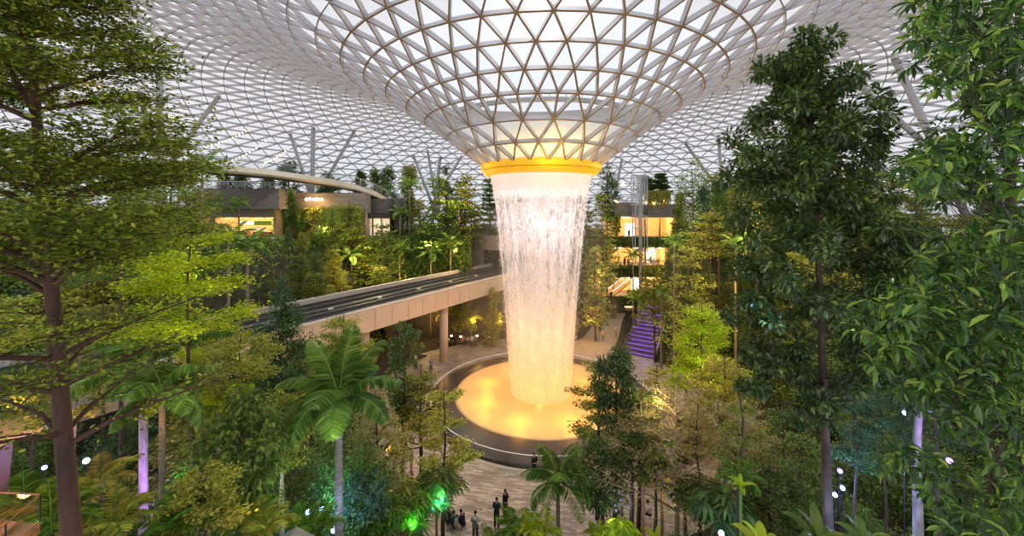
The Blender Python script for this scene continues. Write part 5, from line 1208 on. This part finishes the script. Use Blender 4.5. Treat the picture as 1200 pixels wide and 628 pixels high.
while tries < 30000 and len(placed) < 330:
    tries += 1
    near_ = g.random() < .34
    y = g.uniform(8.5, 27) if near_ else g.uniform(27, 76)
    px = g.uniform(-25, 1225); x = (px - 600) / F * y
    gz = float(hgt(x, y))
    if gz < (.9 if near_ else 1.0): continue
    if abs((x - BR0[0]) * BN[0] + (y - BR0[1]) * BN[1]) < 5.2: continue
    if math.hypot(x - CX, y - CY) > 60 or (14 < x < 34 and y > 66) or (-48 < x < -33 and 57 < y < 69): continue
    kind = g.choice(['tiernear', 'roundnear']) if near_ else g.choice(['tier', 'tier', 'round', 'cone'])
    far_low = (not near_) and g.random() < .35
    H = g.uniform(3, 5) if far_low else (g.uniform(3.2, 6.5) if y < 14 else g.uniform(4.5, 8.5)) if near_ else (g.uniform(5.5, 10.5) if y < 58 else g.uniform(7.5, 13))
    s = int(g.integers(3)); pr = PR[kind][s]; R = pr[3] * H / pr[2] * (1.15 if not near_ else 1.2)
    if any(math.hypot(x - q[0], y - q[1]) < .5 * (R + q[2]) for q in placed): continue
    w_ = R / y * F; top = HY + (EYE - gz - H) / y * F; bot = HY + (EYE - gz - H * .3) / y * F
    if top < (192 if y > 27 else 300 if px > 300 else 380): continue
    if near_ and 300 < px < 900 and top < 470: continue
    bot = HY + (EYE - gz - H * (.3 if near_ else .1)) / y * F
    if any(px + w_ > a and px - w_ < b and bot > c and top < d and y < Ym and not (a == 340 and (x - BR0[0]) * BN[0] + (y - BR0[1]) * BN[1] > 0) for a, b, c, d, Ym in keep): continue
    placed.append((x, y, R, gz, H, kind, s, px, top, near_))
def region(px, y, near_):
    if near_: return 'at lower left' if px < 330 else 'left of the plaza' if px < 600 else 'right of the plaza' if px < 900 else 'at lower right'
    if px < 240: return 'on the far left slope'
    if px < 340: return 'below the terrace shop'
    if px < 470: return 'above the viaduct'
    if px < 600: return 'near the tunnel mouth'
    if px < 800: return 'beside the gallery'
    if px < 900: return 'right of the gallery'
    return 'behind the tall tree'
LEAFS = {'tier': ['lf_olive', 'lf_mid', 'lf_tier', 'lf_yellow'], 'round': ['lf_mid', 'lf_olive', 'lf_dark'], 'cone': ['lf_mid', 'lf_dark', 'lf_blue'], 'tiernear': ['lf_olive', 'lf_mid', 'lf_yellow', 'lf_mid'], 'roundnear': ['lf_mid', 'lf_dark', 'lf_mid']}
TONE = {'lf_olive': 'olive', 'lf_mid': 'green', 'lf_tier': 'olive brown', 'lf_yellow': 'yellow green', 'lf_dark': 'dark green', 'lf_blue': 'blue green'}
recs = {}
for (x, y, R, gz, H, kind, s, px, top, near_) in placed:
    lf = LEAFS[kind][int(g.integers(len(LEAFS[kind])))]
    recs.setdefault((TONE[lf] + ' ' + LABT[kind], region(px, y, near_)), []).append((px, x, y, gz, H, kind, s, lf, R))
ORD = ['leftmost'] + [w_ + ' from the left' for w_ in 'second third fourth fifth sixth seventh eighth ninth tenth eleventh twelfth thirteenth fourteenth fifteenth sixteenth seventeenth eighteenth nineteenth twentieth'.split()]
for (what, where), lst in recs.items():
    lst.sort()
    for q, (px, x, y, gz, H, kind, s, lf, R) in enumerate(lst):
        pr = PR[kind][s]; f = H / pr[2]
        root = empty(NMT[kind], (x, y, gz - .1), g.random() * 6.28, (f * 1.15, f * 1.15, f))
        tag(root, what + ' ' + where + (', ' + ORD[min(q, 19)] + ' of its kind' if len(lst) > 1 else ''), 'tree', what + 's ' + where)
        inst('trunk', pr[0], root); inst('crown', pmesh(kind, s, lf), root)

# accent lights in the planting, with fill lamps added to brighten dark foliage
for (px, py, Y, pw, c) in ((905, 130, 9.5, 55, (1, .97, .85)), (880, 260, 9.5, 45, (1, .97, .85)), (895, 370, 10.8, 22, (.25, .5, 1)), (380, 268, 55, 160, (1, .8, .35)), (440, 300, 51, 200, (1, .8, .3)), (500, 285, 58, 200, (1, .82, .4)), (530, 232, 60, 160, (1, .75, .3)), (800, 250, 45, 200, (1, .85, .5)), (835, 300, 35, 170, (1, .8, .4)), (865, 235, 39, 140, (1, .85, .45)), (745, 320, 58, 160, (1, .75, .35)), (700, 260, 58, 160, (1, .8, .5)), (330, 330, 54, 300, (1, .62, .1)), (420, 300, 54, 260, (1, .68, .2)), (480, 320, 56, 220, (1, .66, .2)), (545, 230, 62, 260, (1, .55, .1)), (540, 300, 58, 200, (1, .66, .25)), (845, 330, 38, 160, (1, .55, .15)), (900, 395, 34, 160, (1, .42, .12)), (700, 320, 60, 260, (1, .6, .2)), (690, 375, 56, 120, (1, .55, .15)), (800, 300, 50, 200, (1, .7, .3)), (880, 270, 38, 160, (1, .75, .25)), (825, 420, 29, 130, (.95, .85, .2)), (228, 372, 10.2, 70, (.85, 1, .15)), (235, 300, 15, 60, (.9, 1, .15)), (100, 530, 13.2, 26, (1, .4, .08)), (330, 590, 14.4, 18, (1, .8, .05)), (483, 612, 18.6, 20, (.15, 1, .2)), (305, 600, 10.6, 6, (1, .65, .08)), (400, 520, 12.2, 60, (.9, 1, .5)), (500, 430, 30, 200, (1, .55, .15)), (450, 520, 23, 90, (1, .5, .14)), (300, 150, 50, 10, (1, .7, .3)), (115, 110, 8.2, 8, (1, .55, .1)), (770, 470, 20.5, 60, (1, .8, .4)), (984, 612, 11.3, 30, (.25, .45, 1)), (160, 556, 12.3, 26, (.5, .25, 1)), (174, 474, 12.3, 12, (1, .45, .1)), (180, 500, 10.9, 9, (1, .42, .08)), (95, 500, 13.3, 20, (1, .4, .08)), (415, 520, 14.2, 16, (.2, .35, 1)), (400, 600, 14.3, 22, (.3, .5, 1)), (728, 590, 20.5, 20, (.45, .35, 1)), (1080, 590, 10.3, 42, (.22, .35, 1)), (1104, 520, 10.3, 20, (.35, .3, 1)), (1035, 560, 12.5, 34, (.1, .55, .9)), (1140, 500, 8.5, 6, (.2, .3, 1)), (210, 560, 12, 10, (.2, .9, .3)), (360, 560, 15.5, 14, (.1, .9, .4)), (720, 615, 18.5, 22, (.6, 1, .2)), (1050, 255, 15, 60, (.95, .9, .3)), (60, 370, 8.2, 8, (1, .7, .2))):
    lamp('POINT', P(px, py, Y), pw * (2.6 if Y > 26 else 1.2), c, .12, name='accent_fill_light')
# ------------------------------------------------------------------ people
SKIN = m_plain('skin', (.45, .27, .18), .6, var=.05); HAIR = m_plain('black hair', (.015, .012, .010), .5)
CLOTH = {}
def cloth(c):
    k = tuple(c)
    if k not in CLOTH: CLOTH[k] = m_plain('cloth', c, .85, var=.15, scale=8)
    return CLOTH[k]
def ball(mb, c, r, n=12, mat=0):
    t = np.linspace(-math.pi / 2 + .05, math.pi / 2 - .05, 8); r = np.broadcast_to(np.asarray(r, float), (3,))
    prof_ = np.stack([np.cos(t), np.sin(t)], 1); b = MB(); lathe(b, prof_, n)
    v = b.v[0] * r + np.array(c); mb.add(v, b.f[0][0], mat)
    mb.f.append((np.arange(n)[::-1].reshape(1, -1) + mb.n - len(v), mat)); mb.f.append((np.arange(n).reshape(1, -1) + mb.n - n, mat))
def limb(mb, pts, rad, n=9, mat=0):
    tube(mb, pts, rad, n, mat)
    for p, r in zip(pts, rad): ball(mb, p, r * .98, 9, mat)
def person(loc, rz, label, pose='stand', shirt=(.03, .035, .06), pants=(.015, .015, .02), arms='down', group=None, pack=None, hairlong=False, scale=1.0, lean=0.0, detail=True):
    """front faces -Y in local axes; feet on z = 0"""
    root = empty('person', loc, rz, scale); tag(root, label, 'person', group)
    if pose == 'stand': hip, knees, ank = .92, [(-.10, -.01, .49), (.10, -.01, .49)], [(-.11, .02, .08), (.11, .02, .08)]
    elif pose == 'walk': hip, knees, ank = .90, [(-.09, -.16, .49), (.09, .04, .48)], [(-.10, -.20, .08), (.10, .27, .12)]
    elif pose == 'sit': hip, knees, ank = .46, [(-.12, -.43, .50), (.12, -.43, .50)], [(-.12, -.42, .08), (.12, -.42, .08)]
    else: hip, knees, ank = .16, [(-.16, -.36, .46), (.16, -.34, .44)], [(-.14, -.50, .08), (.14, -.52, .08)]
    H_ = np.array([0, 0, hip]); up = norm(np.array([0, -lean, 1.0]))
    sh = H_ + up * .50; neck = H_ + up * .56; head = neck + up * .16 + np.array([0, -.03, 0])
    body = MB()
    tube(body, [H_ - up * .04, H_ + up * .12, H_ + up * .32, sh - up * .02, neck], [.135, .12, .145, .15, .055], 12)
    ball(body, head, (.078, .095, .115)); ball(body, head + [0, -.10, -.01], (.014, .02, .02), 6); tube(body, [neck - up * .03, neck + up * .09], .05, 9)
    for s in (-1, 1):
        ball(body, head + [s * .08, .0, -.005], (.012, .022, .032), 6); ball(body, head + [s * .03, -.088, .02], (.013, .01, .009), 6)
    ball(body, head + [0, -.088, -.05], (.026, .012, .009), 6)
    armp = []
    for s in (-1, 1):
        S_ = sh + np.array([s * .18, 0, -.03])
        if arms == 'down': E_, W_ = S_ + [s * .05, .03, -.29], S_ + [s * .06, -.05, -.54]
        elif arms == 'front': E_, W_ = S_ + [s * .05, -.04, -.28], S_ + [-s * .06, -.25, -.24]
        elif arms == 'phone': E_, W_ = S_ + [s * .05, -.06, -.28], S_ + [-s * .05, -.22, -.06 if s > 0 else -.3]
        else: E_, W_ = S_ + [s * .06, -.16, -.25], S_ + [s * .02, -.40, -.30]
        armp.append((S_, E_, W_)); limb(body, [S_, E_, W_], [.05, .04, .03], 8)
        d = norm(W_ - E_); sdv = norm(np.cross(d, [0, 1.0, .2])); pal = W_ + d * .05
        tube(body, [W_, pal, pal + d * .04], [.028, .036, .034], 8)
        for f_ in range(4):
            o_ = pal + d * .035 + sdv * (f_ - 1.5) * .018; l_ = (.07, .08, .075, .058)[f_]
            tube(body, [o_, o_ + d * l_ * .6, o_ + d * l_ + np.array([0, -.02, 0])], [.010, .009, .007], 5)
        tube(body, [pal - sdv * .02, pal - sdv * .055 + d * .02, pal - sdv * .06 + d * .055], [.012, .011, .008], 5)
    for K, A_ in zip(knees, ank):
        limb(body, [H_ + [np.sign(K[0]) * .09, 0, 0], K, A_], [.085, .058, .04], 9)
        tube(body, [(A_[0], A_[1] + .05, .04), (A_[0], A_[1] - .08, .035), (A_[0], A_[1] - .17, .025)], [.04, .04, .025], 8)
    o = body.build('body', SKIN, root, True)
    md = o.modifiers.new('one skin', 'REMESH'); md.mode = 'VOXEL'; md.voxel_size = .016; md.use_smooth_shade = True
    # clothes follow the body
    mb = MB(); tube(mb, [H_ - up * .06, H_ + up * .10, H_ + up * .32, sh, sh + up * .035], [.155, .145, .168, .165, .085], 14, cap=False)
    for S_, E_, W_ in armp: tube(mb, [sh + (S_ - sh) * .35, S_, S_ + (E_ - S_) * .5, E_], [.075, .07, .06, .055], 9)
    sv = mb.build('shirt', cloth(shirt), root, True)
    mb = MB()
    tube(mb, [H_ + up * .08, H_ - up * .07], [.15, .15], 12)
    for K, A_ in zip(knees, ank):
        k_ = np.array(K); a_ = np.array(A_); h_ = H_ + np.array([np.sign(K[0]) * .085, 0, 0]); limb(mb, [h_, k_, a_ + (k_ - a_) * .08], [.10, .072, .062], 9)
    mb.build('trousers', cloth(pants), root, True)
    for K, A_ in zip(knees, ank):
        mb = MB(); tube(mb, [(A_[0], A_[1] + .07, A_[2] - .03), (A_[0], A_[1] - .05, A_[2] - .03), (A_[0], A_[1] - .19, A_[2] - .045)], [.042, .05, .032], 9); mb.build('shoe', cloth((.02, .02, .02)), root, True)
    mb = MB(); ball(mb, head + [0, .018, .028], (.088, .098, .105))
    if hairlong: tube(mb, [head + [0, .05, 0], head + [0, .09, -.16], head + [0, .08, -.26]], [.07, .075, .04], 9)
    mb.build('hair', HAIR, root, True)
    if pack is not None:
        bk = H_ + up * .28 + np.array([0, .20, 0]); q = MB()
        v_ = [(-.14, -.05, -.2), (.14, -.05, -.2), (.14, .09, -.2), (-.14, .09, -.2), (-.12, -.05, .2), (.12, -.05, .2), (.10, .05, .2), (-.10, .05, .2)]
        q.add(np.array(v_) + bk, [[0, 3, 2, 1], [4, 5, 6, 7], [0, 1, 5, 4], [1, 2, 6, 5], [2, 3, 7, 6], [3, 0, 4, 7]])
        ob = empty('backpack', loc, rz, scale); tag(ob, label.split(' with ')[0].replace('person', 'backpack worn by the person') if ' with ' not in label else 'pale backpack on the back of the seated person', 'backpack')
        po = q.build('bag', cloth(pack), ob); bv = po.modifiers.new('round', 'BEVEL'); bv.width = .04; bv.segments = 3
        for s in (-1, 1):
            q = MB(); tube(q, [bk + [s * .09, -.05, .17], H_ + up * .47 + np.array([s * .1, -.05, .02]), H_ + up * .3 + np.array([s * .12, -.17, 0]), bk + [s * .12, -.05, -.12]], .018, 5); q.build('strap', cloth((.05, .05, .06)), ob)
    return root
def at_px(px, py): return G(px, py, .03)
person(at_px(582, 617), 2.9, 'person in dark polo and black trousers standing nearer of the two together', 'stand', (.025, .028, .05), arms='front')
person(at_px(592, 607), .9, 'person in black jacket standing sideways beside the dark polo one', 'stand', (.012, .012, .014), arms='phone', scale=1.02)
person(at_px(543, 617), -2.2, 'person in dark blue crouching on the paving with arms forward', 'crouch', (.02, .028, .06), arms='reach', lean=.25)
person(at_px(533, 618), -2.5, 'person in teal shirt sitting low with pale backpack on', 'crouch', (.05, .10, .11), arms='front', lean=.15, pack=(.45, .45, .46))
person(at_px(557, 634), 3.05, 'person in white sleeves standing lowest, seen from behind with grey backpack', 'stand', (.72, .70, .68), (.05, .05, .06), arms='front', pack=None)
pr_ = at_px(557, 634)
ob = empty('backpack', pr_, 3.05); tag(ob, 'grey backpack worn by the person in white sleeves', 'backpack')
q = MB(); v_ = np.array([(-.15, -.05, -.2), (.15, -.05, -.2), (.15, .10, -.2), (-.15, .10, -.2), (-.13, -.05, .22), (.13, -.05, .22), (.11, .06, .22), (-.11, .06, .22)]) + np.array([0, .22, 1.2])
q.add(v_, [[0, 3, 2, 1], [4, 5, 6, 7], [0, 1, 5, 4], [1, 2, 6, 5], [2, 3, 7, 6], [3, 0, 4, 7]]); po = q.build('bag', cloth((.22, .21, .20)), ob); bv = po.modifiers.new('round', 'BEVEL'); bv.width = .04; bv.segments = 3
for s in (-1, 1):
    q = MB(); tube(q, [(s * .1, .16, 1.40), (s * .11, 0, 1.47), (s * .13, -.17, 1.25), (s * .12, .1, 1.06)], .02, 5); q.build('strap', cloth((.05, .05, .06)), ob)
person(at_px(524, 612), 2.6, 'person in black and white sitting nearest the fan palms', 'crouch', (.04, .04, .05), arms='front', lean=.1)
person(at_px(626, 559), .6, 'person in dark clothes standing at the basin foot behind drooping palm', 'stand', (.02, .025, .02), arms='front')
person(at_px(723, 608), 2.4, 'person with light top and fair hair sitting by the violet lit trunk', 'sit', (.55, .50, .44), (.03, .03, .05), arms='front')
person(at_px(762, 611), -2.0, 'person in white top sitting between the slim trunks', 'sit', (.7, .72, .75), (.02, .02, .025), arms='reach', lean=.2)
person(at_px(505, 437), .3, 'person in blue shirt standing alone on the tan paving left of basin', 'stand', (.12, .22, .45), (.05, .06, .09), arms='front')
person(at_px(487, 430), 1.2, 'person in pale shirt walking near the dark narrow tree', 'walk', (.6, .55, .5), (.03, .03, .04))
person(at_px(427, 530), .4, 'person in dark clothes on the orange lit path behind palm trunks', 'stand', (.03, .03, .04), arms='down')
person(at_px(482, 556), 2.0, 'person in salmon shorts standing left of the slim green tree', 'stand', (.25, .2, .18), (.6, .25, .18))
person(at_px(553, 406.5), .2, 'person in white shirt standing in dining area, left of a pair', 'stand', (.8, .78, .74), (.05, .05, .08))
person(at_px(557, 406), -.3, 'person in grey shirt standing in dining area, right of a pair', 'stand', (.35, .35, .38), (.04, .04, .05))
for q, (px, py, c, lab) in enumerate(((519, 404.3, (.6, .12, .08), 'person in red sitting on the bench nearest the pier'), (525, 404.3, (.75, .7, .65), 'person in white sitting on the bench nearest the pier'), (543, 403.3, (.7, .35, .15), 'person in orange sitting on the middle bench'), (548, 403.3, (.7, .68, .66), 'person in pale top sitting on the middle bench'), (571, 401.3, (.75, .72, .7), 'person in white sitting on the bench beside the water'))):
    person(at_px(px, py) - np.array([0, .05, 0]), .15, lab, 'sit', c, arms='front')
person(at_px(722, 394), .2, 'person in white walking down the tan path', 'walk', (.75, .7, .66), (.3, .25, .2))
person(at_px(707, 399), -.2, 'person in pale clothes on the tan path nearest the water', 'walk', (.7, .6, .5), (.2, .15, .12))
person(at_px(734, 405), .8, 'person in dark clothes standing beside the violet steps', 'stand', (.04, .04, .06))
for q, (px, py, Y, c, lab) in enumerate(((732, 312, 76.5, (.05, .05, .06), 'person in dark clothes at middle gallery edge, left of two'), (736.5, 312, 77, (.25, .22, .2), 'person in brown at middle gallery edge, right of two'), (737, 279, 78, (.06, .05, .05), 'person in dark clothes in the top gallery opening'), (737, 348, 79, (.05, .04, .04), 'person in dark clothes at the head of the escalator'))):
    person(P(px, py, Y), .1 * q, lab, 'stand', c, arms='down')
